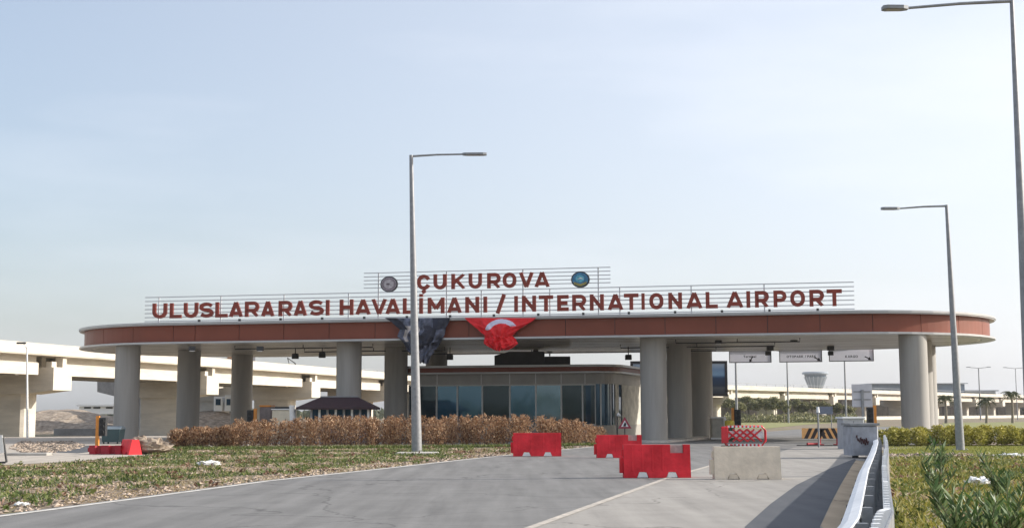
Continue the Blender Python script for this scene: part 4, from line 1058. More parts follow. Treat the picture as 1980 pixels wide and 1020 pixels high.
# ------------------------------------------------------------------ left side bits
X0,X1,Y0,Y1,Z0,Z1=boxpx(200,236,822,852,1.2,Y=79)
t=thing('waste_bin','dark blue-green waste container with grey lid beside the leftmost canopy column','waste bin',((X0+X1)/2,Y0,0))
gb=mat('blue_green_plastic',(.035,.075,.085),.5,.1,3)
m=MB(); m.add([(x,y,z) for z,k in ((.12,.08),(Z1-.22,0)) for y in (Y0+k,Y1-k) for x in (X0+k,X1-k)],[(0,2,3,1),(4,5,7,6),(0,1,5,4),(2,6,7,3),(0,4,6,2),(1,3,7,5)]); m.build('body',gb,t)
m=MB(); n_=8; P=[(Y0-.05+(Y1-Y0+.1)*k/n_, Z1-.215+.18*math.sin(PI*k/n_)) for k in range(n_+1)]
m.add([(x,p[0],p[1]) for x in (X0-.04,X1+.04) for p in P],[(i,i+1,n_+2+i,n_+1+i) for i in range(n_)]+[tuple(range(n_+1)),tuple(range(2*n_+1,n_,-1)),(0,n_+1,2*n_+1,n_)]); m.build('lid',mat('blue_grey_lid',(.17,.21,.24),.5,.15,4),t)
m=MB()
for x in (X0+.15,X1-.15):
    for y in (Y0+.15,Y1-.15): m.tube([(x-.03,y,.07),(x+.03,y,.07)],.07,10)
m.build('wheel',black,t)
# white sign in black frame cut by the left edge
t=thing('tilted_sign','white board in a tilted black frame cut by the left edge of the picture','sign',G(8,897))
c=G(14,897); Y=c.y
m=MB(); a=D(4,838,Y); f=D(13,893,Y); m.tube([f,D(6,845,Y)],.04,8); m.tube([D(13,893,Y)+Vector((-.05,0,0)),Vector((f.x-.5,Y,.05))],.04,8); m.tube([D(8,872,Y),D(-22,880,Y)],.03,6)
m.tube([D(-40,893,Y),D(-35,845,Y)],.04,8); m.build('frame',dark,t)
m=MB(); p=[D(-32,842,Y),D(5,840,Y),D(9,874,Y),D(-30,880,Y)]; m.add([(q.x,Y-.05,q.z) for q in p]+[(q.x,Y-.02,q.z) for q in p],[(0,3,2,1),(4,5,6,7),(0,1,5,4),(1,2,6,5),(2,3,7,6),(3,0,4,7)]); m.build('board',white,t)
# kiosk with maroon hip roof
t=thing('kiosk','small glazed kiosk with a maroon hipped roof behind the hedge','kiosk',((648-990)/2540*78,78,0))
Y=78; a=D(572,787,Y); e=D(724,787,Y); r0=D(612,771,Y); r1=D(686,771,Y); d_=3.4
mr=mat('maroon_roof_sheet',(.028,.010,.016),.5,.3,3)
m=MB(); m.add([(a.x,Y,a.z),(e.x,Y,e.z),(e.x,Y+d_,e.z),(a.x,Y+d_,a.z),(r0.x,Y+d_/2,r0.z+.15),(r1.x,Y+d_/2,r1.z+.15),(a.x,Y,a.z-.12),(e.x,Y,e.z-.12),(e.x,Y+d_,e.z-.12),(a.x,Y+d_,a.z-.12)],
 [(0,1,5,4),(1,2,5),(2,3,4,5),(3,0,4),(6,7,1,0),(7,8,2,1),(8,9,3,2),(9,6,0,3),(9,8,7,6)]); R=m.build('roof',mr,t)
m=MB(); m.box(r0.x,r1.x,Y+d_/2-.1,Y+d_/2+.1,r0.z+.13,r0.z+.2); m.build('ridge_cap',galv,R)
x0=D(598,790,Y).x; x1=D(712,790,Y).x; zt=a.z-.123
m=MB(); m.box(x0,x1,Y+.5,Y+2.9,0,.9); m.build('base_wall',mat('kiosk_panel',(.30,.31,.33),.6,.1,3),t)
for k in range(8):
    xx=x0+.05+(x1-x0-.1)*k/7; MB().box(xx-.06,xx+.06,Y+.45,Y+.6,.903,zt).build('post',white if k%2 else galv,t)
MB().box(x0+.1,x1-.1,Y+.62,Y+.66,.903,zt).build('glazing',glassd,t)
MB().box(x0+.1,x1-.1,Y+2.6,Y+2.7,.903,zt).build('back_wall',mat('kiosk_panel',(.30,.31,.33)),t)
# cream booth and brown panel
X0,X1,Y0,Y1,Z0,Z1=boxpx(528,566,784,836,2,Y=84)
t=thing('ticket_booth','cream box booth with a dark top strip left of the maroon-roofed kiosk','booth',((X0+X1)/2,Y0,0))
MB().bbox(X0,X1,Y0,Y1,0,Z1-.25,.05).build('body',mat('cream_paint',(.70,.62,.47),.6,.08,3),t)
MB().box(X0-.06,X1+.06,Y0-.06,Y1+.06,Z1-.247,Z1-.18).build('roof_edge',white,t)
MB().box(X0+.15,X1-.15,Y0+.05,Y1-.05,Z1-.177,Z1-.05).build('roof_unit',dark,t)
X0,X1,Y0,Y1,Z0,Z1=boxpx(504,526,786,836,1.4,Y=87)
t=thing('equipment_cabinet','brown-grey cabinet with orange trim between the orange signal post and the cream booth','cabinet',((X0+X1)/2,Y0,0))
MB().bbox(X0,X1,Y0,Y1,0,Z1,.03).build('body',mat('brown_grey_panel',(.24,.20,.19),.7,.15,4),t)
MB().box(X0-.003,X1+.02,Y0-.05,Y1,Z1+.003,Z1+.12).build('trim',orange,t)
# crumpled white sheet on a post
def lump(name,label,cat,c,sx,sy,sz,material,seed,zb=0):
    bm=MB(Matrix.Translation(c)); n1,n2=28,16; vs=[]
    for j in range(n2+1):
        ph=PI*j/n2
        for i in range(n1):
            th=2*PI*i/n1; v=Vector((math.cos(th)*math.sin(ph),math.sin(th)*math.sin(ph),-math.cos(ph)))
            r=1+.45*noise.noise(v*1.7+Vector((seed,0,0)))+.3*noise.noise(v*4+Vector((0,seed,0)))+.22*noise.noise(v*9+Vector((0,0,seed))); vs.append((v.x*sx*r,v.y*sy*r,max(-.02,(v.z*.5+.42)*sz*r)))
    bm.add(vs,[(j*n1+i,j*n1+(i+1)%n1,(j+1)*n1+(i+1)%n1,(j+1)*n1+i) for j in range(n2) for i in range(n1)]); o=bm.build(name,material)
    center(o); return tag(o,label,cat)
x=(570-990)/2540*80; t=thing('wrapped_post','post wrapped in white plastic sheeting between the cream booth and the kiosk','post',(x,80,0))
m=MB(); pts=[(x+.08,80,0),(x+.02,80,.7),(x-.03,80,1.5),(x-.1,80,1.9),(x-.1,80,2.25)]; m.tube(pts,[.26,.22,.17,.16,.2],9); 
m.v=[v+Vector((noise.noise(v*4)*.09,0,noise.noise(v*3)*.05)) for v in m.v]; m.build('sheeting',white,t)
MB().tube([(x,80.3,0),(x,80.3,2.0)],.05,6).build('post',galv_dark,t)
# white cabins on the far mound
for i,(p0,p1,lab) in enumerate(((413,430,'small white site cabin on the mound, the left one of a pair between the columns'),(434,449,'small white site cabin on the mound, the right one of a pair between the columns'))):
    Y=170; a=D(p0,794,Y); e=D(p1,765+(-2 if i else 1),Y)
    t=thing('site_cabin',lab,'cabin',((a.x+e.x)/2,Y,a.z),0,'white site cabins on the mound')
    MB().bbox(a.x,e.x,Y,Y+2.2,a.z,e.z,.05).build('wall',white,t)
    MB().box(a.x+.25,e.x-.2,Y-.05,Y-.004,a.z+.75,a.z+1.55).build('window',glassd,t)
# work truck on the viaduct deck
d=Vector((.2717,1,0)).normalized(); nn=Vector((d.y,-d.x,0))
def onvia(v,n_): return Vector((-42.9,110,0))+d*v+nn*n_
def deckM(v,n_): 
    p=onvia(v,n_); return Matrix(((d.x,nn.x,0,p.x),(d.y,nn.y,0,p.y),(0,0,1,7.06),(0,0,0,1)))
t=thing('work_truck','work truck loaded with orange formwork on the viaduct deck above the parapet','truck',onvia(50,-3)+Vector((0,0,7.06)))
M=deckM(50,-3)
MB(M).bbox(-4.5,-.4,-1,1,.55,1.25,.05).build('load_bed',dark,t)
MB(M).bbox(-.3,1.7,-1,1,.5,1.75,.12).build('cab',mat('dark_grey_paint',(.08,.08,.09),.4),t)
m=MB(M)
for x in (-3.6,-2.4,.9):
    for y in (-.95,.85): m.tube([(x,y,.45),(x,y+.12,.45)],.45,14)
m.build('wheel',black,t)
m=MB(M)
rs=random.Random(5)
for k in range(14):
    x=rs.uniform(-4.2,-.8); y=rs.uniform(-.8,.6); z=1.26+rs.uniform(0,.5); m.box(x,x+rs.uniform(.4,.9),y,y+.3,z,z+rs.uniform(.1,.25))
m.build('cargo',mat('orange_formwork',(.60,.30,.14),.7,.3,3),t)
t=thing('scaffold','grey metal site frame on the viaduct deck between two canopy columns','frame',onvia(84,-2)+Vector((0,0,7.06))); M=deckM(84,-2)
m=MB(M)
m.tube([(0,0,0),(.3,0,1.9),(1.6,0,2.0),(2.2,0,0)],.07,6); m.tube([(0,-1,0),(.3,-1,1.9),(1.6,-1,2.0),(2.2,-1,0)],.07,6); m.tube([(.3,0,1.9),(.3,-1,1.9)],.06,6); m.tube([(1.6,0,2),(1.6,-1,2)],.06,6); m.build('tubes',galv_dark,t)
MB(M).bbox(.3,1.3,-.9,-.1,.0,1.1,.1).build('bundle',white,t)
t=thing('scaffold','bent grey metal frame on the viaduct deck beside the orange loaded truck','frame',onvia(62,-2)+Vector((0,0,7.06))); M=deckM(62,-2)
m=MB(M); m.tube([(0,0,0),(-1.2,0,1.9),(1.1,0,1.3),(1.8,0,0)],.08,6); m.build('tubes',dark,t)
MB(M).bbox(-.6,.9,-.6,-.1,.02,.7,.1).build('bundle',white,t)

# dirt mounds
def mound(name,label,pts_px,Y,depth,material,seed):
    nx,ny=60,14; xa=D(pts_px[0][0],800,Y).x; xb=D(pts_px[-1][0],800,Y).x
    PXs=[p[0] for p in pts_px]; 
    vs=[]
    for j in range(ny+1):
        v=j/ny
        for i in range(nx+1):
            px=PXs[0]+(PXs[-1]-PXs[0])*i/nx; H=D(px,float(np.interp(px,PXs,[p[1] for p in pts_px])),Y).z+.55
            x=(px-990)/2540*Y; k=math.sin(PI*v)**.7
            z=-.6+max(0,H*k*(1+.12*noise.noise(Vector((x*.5,v*3,seed)))))+.12*noise.noise(Vector((x*1.7,v*9,seed)))
            vs.append((x,Y-depth/2+depth*v,z))
    m=MB(); m.add(vs,[(j*(nx+1)+i,j*(nx+1)+i+1,(j+1)*(nx+1)+i+1,(j+1)*(nx+1)+i) for j in range(ny) for i in range(nx)])
    o=m.build(name,material); struct(o); return o
dirt=mat('rubble_soil',(.15,.115,.085),.95,0,1.6,bump=1.0,bscale=4,col2=(.40,.33,.26))
mound('embankment','',[(60,800),(105,789),(150,790),(190,801),(240,806),(300,812),(340,815),(380,800),(405,790),(450,797),(500,810),(560,816)],185,30,dirt,2.0)
m=MB(); a=D(104,828,150); e=D(192,842,150); m.box(a.x,e.x,150,150.6,-.6,a.z); tag(center(m.build('retaining_wall',conc_dark)),'low dark wall at the foot of the dirt mound at left','wall')
# wheel-worn slab on the left road shoulder
c=G(55,880); m=MB(); m.bbox(c.x-.85,c.x+.9,c.y-.3,c.y+.5,.0,.12,.03); tag(center(m.build('concrete_slab',conc_grey)),'thin grey concrete slab lying by the exit road at left','slab')
# pale litter
lump('plastic_litter','crumpled white plastic litter on the grass strip at left','litter',G(402,900),.42,.28,.17,white,3.0)
lump('plastic_litter','crumpled white plastic litter in the yellow grass right of the guardrail','litter',G(1893,938),.28,.24,.2,white,5.2)
lump('plastic_litter','flat white scrap on the lawn edge at the far right','litter',G(1952,884),.5,.3,.16,white,7.7)
lump('stone','single pale stone beside the edge line at left','stone',G(42,978),.14,.1,.08,white,1.7)
# sand heap by the toppled barriers
lump('sand_heap','small brown heap of soil right of the toppled red barriers','heap',G(285,877),.95,.8,.75,dirt,9.1)

# ------------------------------------------------------------------ guardrail
gmetal=mat('bright_galvanised_rail',(.80,.81,.82),.5,.06,3,metal=.0)
RY=[5.5+k*1.0 for k in range(0,51)]
gl=thing('guardrail','long galvanised steel guardrail curving away along the right side of the road','guardrail',(rail_x(8),8,0))
def sweep(mb,prof,Ys,off,z0):
    k=len(prof); vs=[]
    for Y in Ys:
        dx=(rail_x(Y+.5)-rail_x(Y-.5)); d=Vector((dx,1)).normalized(); nn=Vector((d.y,-d.x))   # nn to the right
        for p in prof: q=Vector((rail_x(Y),Y))+nn*(off+p[0]); vs.append((q.x,q.y,z0+p[1]))
    mb.add(vs,[(j*k+i,(j+1)*k+i,(j+1)*k+i+1,j*k+i+1) for j in range(len(Ys)-1) for i in range(k-1)],sm=False)
W=[(.04,0),(.0,.03),(-.04,.06),(-.04,.09),(.03,.13),(.03,.18),(-.04,.22),(-.04,.25),(.0,.28),(.06,.31),(.07,.305),(.012,.27),(-.02,.245),(-.02,.225),(.05,.185),(.05,.125),(-.02,.085),(-.02,.065),(.012,.035),(.05,-.005)]
W=[(p[0]*1.6,p[1]) for p in W]
m=MB(); sweep(m,W,RY,-.09,.42); m.build('beam',gmetal,gl)
pm=[]
for k in range(25):
    Y=6+k*2.0
    m=MB(Matrix.Translation((rail_x(Y)+.02,Y,0))); m.box(-.02,.10,-.05,.05,0,.72); m.build('post',galv_dark,gl)
    m=MB(Matrix.Translation((rail_x(Y)-.165,Y,0))); m.tube([(0,0,.575),(-.03,0,.575)],.035,6); m.build('bolt',dark,gl)
# ribbed low steel fence behind the rail
fe=thing('ribbed_barrier','low ribbed grey metal barrier running behind the curving guardrail','barrier',(rail_x(12)+.6,12,0))
m=MB()
RY2=[4.2+.24*k for k in range(0,198)]
for Y in RY2[::1]:
    o=.27; dx=(rail_x(Y+.5)-rail_x(Y-.5)); d2=Vector((dx,1)).normalized(); nn2=Vector((d2.y,-d2.x)); q=Vector((rail_x(Y),Y))+nn2*o
    top=.84+.05*math.sin(Y*1.3); m.box(q.x-.03,q.x+.03,q.y-.03,q.y+.03,0,top)
o_=m.build('rib',gmetal,fe); o_['kind']='stuff'
m=MB(); sweep(m,[(.31,0),(.31,.78),(.33,.78),(.33,0)],RY2,0,0); m.build('panel',galv,fe)
m=MB(); sweep(m,[(-.02,.0),(-.02,.03),(.28,.03),(.28,0)],[6+k for k in range(51)],0,0); struct(m.build('kerb',mat('shade_darkened_concrete',(.11,.11,.11),.9,.3,3)))  # concrete strip between rail and ribs, coloured dark for the shade there

# ------------------------------------------------------------------ vegetation
def quads(P,L,Wd,dirs,nrm):
    a=dirs*L[:,None]; b_=np.cross(dirs,nrm); b_/= (np.linalg.norm(b_,axis=1)[:,None]+1e-9); b_*=Wd[:,None]/2
    return np.stack([P-b_*.35,P+a*.5-b_,P+a,P+a*.5+b_],1)
def rdir(n,up=0.0,spread=1.0):
    v=RNG.normal(size=(n,3))*spread; v[:,2]=np.abs(v[:,2])*.5+up; v/=np.linalg.norm(v,axis=1)[:,None]; return v
def inpoly(x,y,poly):
    c=np.zeros(len(x),bool); j=len(poly)-1
    for i in range(len(poly)):
        xi,yi=poly[i]; xj,yj=poly[j]
        c^=((yi>y)!=(yj>y))&(x<(xj-xi)*(y-yi)/(yj-yi+1e-12)+xi); j=i
    return c
def fnoise(x,y,s,seed):
    return np.array([noise.noise(Vector((a*s,b_*s,seed))) for a,b_ in zip(x,y)])
def scatter(poly,n):
    P=np.array([tuple(p) for p in poly]); lo=P.min(0); hi=P.max(0)
    out=[]
    x=RNG.uniform(lo[0],hi[0],n*4); y=RNG.uniform(lo[1],hi[1],n*4); k=inpoly(x,y,[tuple(p) for p in poly]); return x[k][:n],y[k][:n]
# hedges: dense upright shoots, a height field with gaps
def hedge(name,label,x0,x1,base_fn,depth,h_fn,n,mats,leafL,leafW,seed,up=.7):
    stems=int((x1-x0)*depth*5)
    sx=RNG.uniform(x0,x1,stems); sy=RNG.uniform(0,depth,stems)
    sh=np.array([h_fn(a)*(1+.14*noise.noise(Vector((a*.9,b_*1.2,seed)))+.11*noise.noise(Vector((a*3.5,b_*3.5,seed+4)))+random.uniform(-.10,.10)) for a,b_ in zip(sx,sy)])
    by=np.array([base_fn(a) for a in sx])
    idx=RNG.integers(0,stems,n)
    t=RNG.uniform(.03,1,n)**.8; ang=RNG.uniform(0,2*PI,n); rad=(.08+.30*np.sin(PI*np.clip(t,.1,1))**.8)*RNG.uniform(.1,1,n)
    P=np.stack([sx[idx]+rad*np.cos(ang),by[idx]+sy[idx]+rad*np.sin(ang),sh[idx]*t],1)
    dr=rdir(n,up); nr=rdir(n,0)-.5; L=RNG.uniform(.6,1.3,n)*leafL; Wd=RNG.uniform(.6,1.2,n)*leafW
    o=thing(name,label,'hedge',((x0+x1)/2,base_fn((x0+x1)/2),0))
    MB().quad_np(quads(P,L,Wd,dr,nr)).build('foliage',mats,o)
    k=min(stems,900); m=MB()
    for i in range(k):
        m.tube([(sx[i],by[i]+sy[i],0),(sx[i]+.1*math.sin(i),by[i]+sy[i],sh[i]*.9)],[.012,.006],3,cap=False)
    m.build('stems',mat('brown_twig',(.13,.08,.05),.9),o)['kind']='stuff'
    return o
hb=leafmat('dry_rust_leaf',(.07,.035,.02),(.32,.16,.07),(.66,.47,.30))
xl=G(309,868).x; xr=G(1168,860).x
def hbase(x): return float(np.interp(x,[xl,G(560,867).x,G(1000,863).x,xr],[G(318,868).y,G(560,867).y,G(1000,863).y,G(1168,860).y]))
HXS=[xl,xl+1.0,xl+3.5,G(500,860).x,G(700,860).x,G(1000,860).x,xr-1.5,xr]
hedge('dry_hedge','long rust-brown dried hedge in front of the gate building and kiosk',xl,xr,hbase,2.6,lambda x: float(np.interp(x,HXS,[.85,.92,1.08,1.28,1.45,1.50,1.2,.75])),62000,hb,.16,.040,2.0)
# green fringe at the hedge foot
hg=leafmat('fresh_low_green',(.06,.10,.02),(.13,.17,.04),(.24,.25,.08))
n_=9000; x=RNG.uniform(xl,xr-.5,n_); y=np.array([hbase(a) for a in x])-RNG.uniform(0,.7,n_)
P=np.stack([x,y,np.zeros(n_)],1); tag(struct(MB().quad_np(quads(P,RNG.uniform(.08,.26,n_),RNG.uniform(.02,.05,n_),rdir(n_,.9),rdir(n_,0)-.5)).build('grass',hg),'stuff'),'fresh green weeds along the foot of the brown hedge','grass')
# bright yellow green hedge right
hy=leafmat('yellow_green_leaf',(.12,.12,.012),(.36,.33,.04),(.66,.58,.18))
x0=G(1708,862).x; x1=G(2060,862).x+1
hedge('low_hedge','low yellow-green hedge behind the lawn at right, around the lamp and column foot',x0,x1,lambda x:67.5+.0*x,2.4,lambda x:.85+.1*math.sin(x*.6),30000,hy,.15,.06,5.0,.4)

# grass strip left (between edge line and hedge/exit road)
gs=leafmat('patchy_grass_blade',(.022,.045,.010),(.085,.13,.025),(.26,.27,.08))
gd=leafmat('dry_grass_blade',(.22,.15,.07),(.42,.32,.18),(.62,.50,.34))
strip_poly=[(x-.0,y) for x,y in LE]+[(p[0],p[1]) for p in (G(1100,866).to_2d(),G(560,868).to_2d(),G(318,870).to_2d(),G(290,880).to_2d(),G(140,893).to_2d(),G(0,900).to_2d())]+[(-30,40),(-30,2)]
def grass(poly,n,thr,seed,Lr,Wr,material,name,label,up=1.0,scale=.55,gt=True,band=0):
    x,y=scatter(poly,n); f=fnoise(x,y,scale,seed)+.5*fnoise(x,y,scale*3.1,seed+2)
    k=(f>thr) if gt else (f<thr)
    if band: k&=(np.interp(y,[p[1] for p in LE],[p[0] for p in LE])-x)>band*(1+.9*fnoise(x,y,.45,21))
    x=x[k];y=y[k]; m_=len(x); P=np.stack([x,y,np.zeros(m_)],1)
    o=MB().quad_np(quads(P,RNG.uniform(*Lr,m_),RNG.uniform(*Wr,m_),rdir(m_,up),rdir(m_,0)-.5)).build(name,material)
    tag(struct(o,'stuff'),label,'grass'); return o
view=[(-13.5,12),(-40,60),(-30,75),(10,75),(5,60),(-3,45),(-8,20)]
grass(strip_poly,130000,-.02,1.0,(.05,.19),(.014,.045),gs,'grass','patchy green grass on the strip beside the left road edge',.5,.32,True,1.5)
grass(strip_poly,90000,.25,1.0,(.03,.11),(.012,.03),gd,'dry_grass','dry straw-coloured grass on the strip beside the left road edge',.35,.32,False)
# rubble stones
def stones(poly,n,sr,material,name,label,thr=None,seed=0):
    x,y=scatter(poly,n)
    if thr is not None: k=fnoise(x,y,.7,seed)>thr; x=x[k]; y=y[k]
    m=MB()
    for a,c in zip(x,y):
        s=RNG.uniform(*sr); v=RNG.normal(size=(6,3))*.12
        base=np.array([(1,0,.25),(0,1,.2),(-1,0,.3),(0,-1,.25),(.1,.1,.95),(0,0,-.3)])+v
        m.add([(a+p[0]*s,c+p[1]*s,p[2]*s*.7) for p in base],[(0,1,4),(1,2,4),(2,3,4),(3,0,4),(1,0,5),(2,1,5),(3,2,5),(0,3,5)])
    return tag(struct(m.build(name,material),'stuff'),label,'stones')
stm=mat('pebble_stone',(.30,.235,.18),.9,.0,3,island=.8)
stones(strip_poly,9000,(.02,.09),stm,'pebbles','loose pale stones and clods over the strip beside the left road edge')
edge_poly=[(x+.04,y-.02) for x,y in LE]+[(x-1.3,y+.4) for x,y in LE[::-1]]
stones(edge_poly,5200,(.025,.085),stm,'gravel','band of gravel along the left white edge line')
rub=[tuple(G(*p).to_2d()) for p in ((15,866),(60,880),(130,872),(170,862),(140,853),(40,853))]
stones(rub,2600,(.03,.13),stm,'rubble','heap of broken rubble along the exit road at left',-.12,3)
def weeds(poly,n,name,label,material,hh,seed):
    x,y=scatter(poly,n); P=[];Dd=[]
    for a,c in zip(x,y):
        k=int(RNG.integers(10,34)); r=RNG.uniform(.08,.30)
        an=RNG.uniform(0,2*PI,k); rr=RNG.uniform(0,1,k)**.6*r
        P.append(np.stack([a+rr*np.cos(an),c+rr*np.sin(an),RNG.uniform(0,hh,k)*(1-rr/r*.5)],1)); Dd.append(np.stack([np.cos(an),np.sin(an),RNG.uniform(.2,1.2,k)],1))
    P=np.concatenate(P);Dd=np.concatenate(Dd);Dd/=np.linalg.norm(Dd,axis=1)[:,None];m_=len(P)
    tag(struct(MB().quad_np(quads(P,RNG.uniform(.06,.16,m_),RNG.uniform(.03,.07,m_),Dd,rdir(m_,0)-.5)).build(name,material),'stuff'),label,'weeds')
weeds(strip_poly,420,'weeds','low leafy green weeds scattered over the strip beside the left road edge',hg,.14,1)
weeds(strip_poly,190,'dry_weeds','dried reddish-brown weeds scattered over the strip beside the left road edge',leafmat('reddish_dry_leaf',(.08,.035,.02),(.20,.10,.06),(.36,.24,.16)),.12,2)
# verge right
verge=[(rail_x(Y)+.42,Y) for Y in range(6,52,2)]+[(22,51),(30,51),(12,6)]
gy=leafmat('yellow_grass_blade',(.05,.08,.014),(.19,.20,.03),(.44,.38,.10))
struct(MB().sheet([(x-.08,y) for x,y in verge],.005).build('verge',mat('yellowed_soil',(.20,.15,.07),.95,.4,2.5,bump=.6,bscale=8,col2=(.34,.27,.13))))
grass(verge,90000,-.28,7.0,(.06,.22),(.015,.04),gy,'grass','yellow-green rough grass on the verge right of the guardrail',.6,.7)
grass(verge,22000,.22,12.0,(.05,.2),(.015,.035),gd,'dry_grass','dry straw patches in the rough grass right of the guardrail',.5,.8)
stones(verge,1500,(.02,.07),stm,'pebbles','pale stones scattered in the rough grass right of the guardrail')
weeds(verge,420,'weeds','low leafy weeds in the rough grass right of the guardrail',hg,.24,3)
weeds(verge,110,'dry_weeds','dried brown weeds in the rough grass right of the guardrail',MATS['reddish_dry_leaf'],.2,4)
dirt_band=[tuple(G(*p).to_2d()) for p in ((1730,893),(1800,889),(2100,893),(2100,880),(1800,876),(1712,878))]
stones(dirt_band,900,(.03,.13),stm,'rubble','stones and clods round the foot of the right lamp post')
path=[tuple(G(*p).to_2d()) for p in ((1712,880),(1735,889),(2100,893),(2100,886),(1850,882),(1780,879))]
struct(MB().sheet(path,.009).build('path',mat('grey_path',(.30,.27,.24),.9,.2,2)))
lawn=[tuple(G(*p).to_2d()) for p in ((1722,878),(2150,882),(2150,860),(1708,860))]
struct(MB().sheet(lawn,.006).build('lawn',mat('lawn_green',(.16,.18,.03),.9,.25,3,bump=.5,bscale=20)))
gl2=leafmat('lawn_blade',(.14,.16,.02),(.26,.27,.05),(.42,.38,.10))
grass(lawn,26000,-2,3.0,(.04,.09),(.015,.03),gl2,'grass','short green lawn in front of the low yellow-green hedge',.9)
# median beyond the canopy
med=[((p[0]-990)/2540*p[1],p[1]) for p in ((1395,150),(1480,150),(1560,205),(1690,300),(1690,330),(1390,330),(1380,200))]
struct(MB().sheet(med,.018).build('median',mat('olive_grass',(.17,.18,.05),.95,.3,.5,col2=(.26,.25,.09))))
med2=[((p[0]-990)/2540*p[1],p[1]) for p in ((1825,108),(2250,108),(2250,260),(1815,230))]
struct(MB().sheet(med2,.022).build('verge',mat('olive_grass',(.17,.18,.05))))
band=[((p[0]-990)/2540*p[1],p[1]) for p in ((1815,96),(2250,96),(2250,106),(1818,106))]
struct(MB().sheet(band,.024).build('road',asp_light))
# oleanders, foreground right
ol=leafmat('oleander_leaf',(.02,.05,.014),(.075,.14,.035),(.34,.42,.20),.5)
def oleander(base,H,R,nst,label,seed):
    nst=int(nst*1.2)
    rs=np.random.default_rng(seed)
    t=thing('oleander',label,'shrub',base,0,'young oleanders on the right verge')
    LP=[];LD=[];m=MB()
    for k in range(nst):
        az=rs.uniform(0,2*PI); out=rs.uniform(.2,1.3)*R; h=H*rs.uniform(.45,1.0)
        p0=Vector(base); p2=p0+Vector((math.cos(az)*out,math.sin(az)*out,h)); p1=p0+Vector((math.cos(az)*out*.3,math.sin(az)*out*.3,h*.55))
        pts=[p0,p1,p2]; m.tube(pts,[.014,.010,.005],5)
        for j in range(30):
            u_=.14+.86*j/30; q=p0*(1-u_)**2+p1*2*u_*(1-u_)+p2*u_**2
            a=rs.uniform(0,2*PI); v=Vector((math.cos(a),math.sin(a),rs.uniform(.25,1.3)+u_*.6)).normalized(); LP.append(q[:]); LD.append(v[:])
    P=np.array(LP);Dd=np.array(LD);n_=len(P)
    MB().quad_np(quads(P,rs.uniform(.11,.24,n_),rs.uniform(.020,.040,n_),Dd,rdir(n_,0)-.5)).build('leaves',ol,t)
    m.build('stems',mat('green_twig',(.10,.12,.05),.8),t)['kind']='stuff'
for i,(px,py,top,R,ns,lab) in enumerate((
 (1815,1000,846,.34,8,'tall leafy oleander left of the litter, tallest near the guardrail'),
 (1850,1075,935,.36,8,'oleander at the bottom right, between the tall one and the near lamp'),
 (1930,965,868,.36,8,'oleander on the verge below the far-right lawn, behind the litter'),
 (1955,1060,920,.40,8,'dense oleander in the bottom right corner'),
 (1905,1090,960,.35,6,'small oleander at the bottom edge near the right corner'),
 (1822,905,862,.4,7,'small dark oleander beside the foot of the right lamp'),
 (2005,985,890,.4,7,'oleander cut by the right edge of the picture'))):
    b0=G(px,py); H=D(px,top,b0.y).z; oleander(b0,H,R,ns,lab,i+20)

# trees under the distant viaduct
tl=leafmat('olive_tree_leaf',(.09,.105,.045),(.19,.19,.085),(.36,.33,.18))
bark=mat('pale_bark',(.26,.22,.17),.9,.2,4)
TP=[(1408,815,772,10),(1425,817,778,11),(1441,814,768,13),(1459,816,770,13),(1477,815,772,12),(1495,816,768,13),(1512,817,776,11),(1530,814,770,13),(1548,815,779,11),(1566,813,775,10),(1588,812,778,10),(1612,811,780,9),(1637,810,783,9)]
ordi=['first','second','third','fourth','fifth','sixth','seventh','eighth','ninth','tenth','eleventh','twelfth','thirteenth']
for i,(px,pb,pt,hw) in enumerate(TP):
    b0=G(px,pb); Y=b0.y; Y=min(Y,255); x=(px-990)/2540*Y; H=D(px,pt-4,Y).z; R=hw*1.25/2540*Y
    t=thing('young_tree','%s from the left in the row of young roadside trees below the distant viaduct'%ordi[i],'tree',(x,Y,0),0,'row of young roadside trees')
    m=MB(); m.tube([(x,Y,0),(x+.05,Y,H*.45),(x,Y,H*.8)],[.09,.07,.03],6)
    for k in range(5):
        a=RNG.uniform(0,2*PI); m.tube([(x+.05,Y,H*.45),(x+math.cos(a)*R*.7,Y+math.sin(a)*R*.7,H*RNG.uniform(.65,.85))],[.04,.015],4)
    m.build('trunk',bark,t)
    n_=1500; cl=RNG.normal(size=(9,3)); cl/=np.linalg.norm(cl,axis=1)[:,None]; ci=RNG.integers(0,9,n_)
    v=RNG.normal(size=(n_,3)); v/=np.linalg.norm(v,axis=1)[:,None]; v*=RNG.uniform(.2,1,n_)[:,None]
    P=cl[ci]*.6+v*.45; P=P*np.array([R*1.15,R*1.15,H*.27])+np.array([x,Y,H*.70])
    MB().quad_np(quads(P,RNG.uniform(.2,.45,n_),RNG.uniform(.12,.25,n_),rdir(n_,0),rdir(n_,0)-.5)).build('crown',tl,t)
# shrubs under the trees
n_=9000; u_=RNG.uniform(0,1,n_); px=1400+u_*250; Y=245+RNG.uniform(0,25,n_); x=(px-990)/2540*Y; hh=np.array([max(.2,1.1+1.2*noise.noise(Vector((a*.25,b_*.1,3)))) for a,b_ in zip(x,Y)])
P=np.stack([x,Y,RNG.uniform(0,1,n_)*hh],1)
tag(struct(MB().quad_np(quads(P,RNG.uniform(.3,.6,n_),RNG.uniform(.2,.4,n_),rdir(n_,.2),rdir(n_,0)-.5)).build('undergrowth',tl),'stuff'),'green undergrowth along the row of trees beyond the canopy','shrubs')
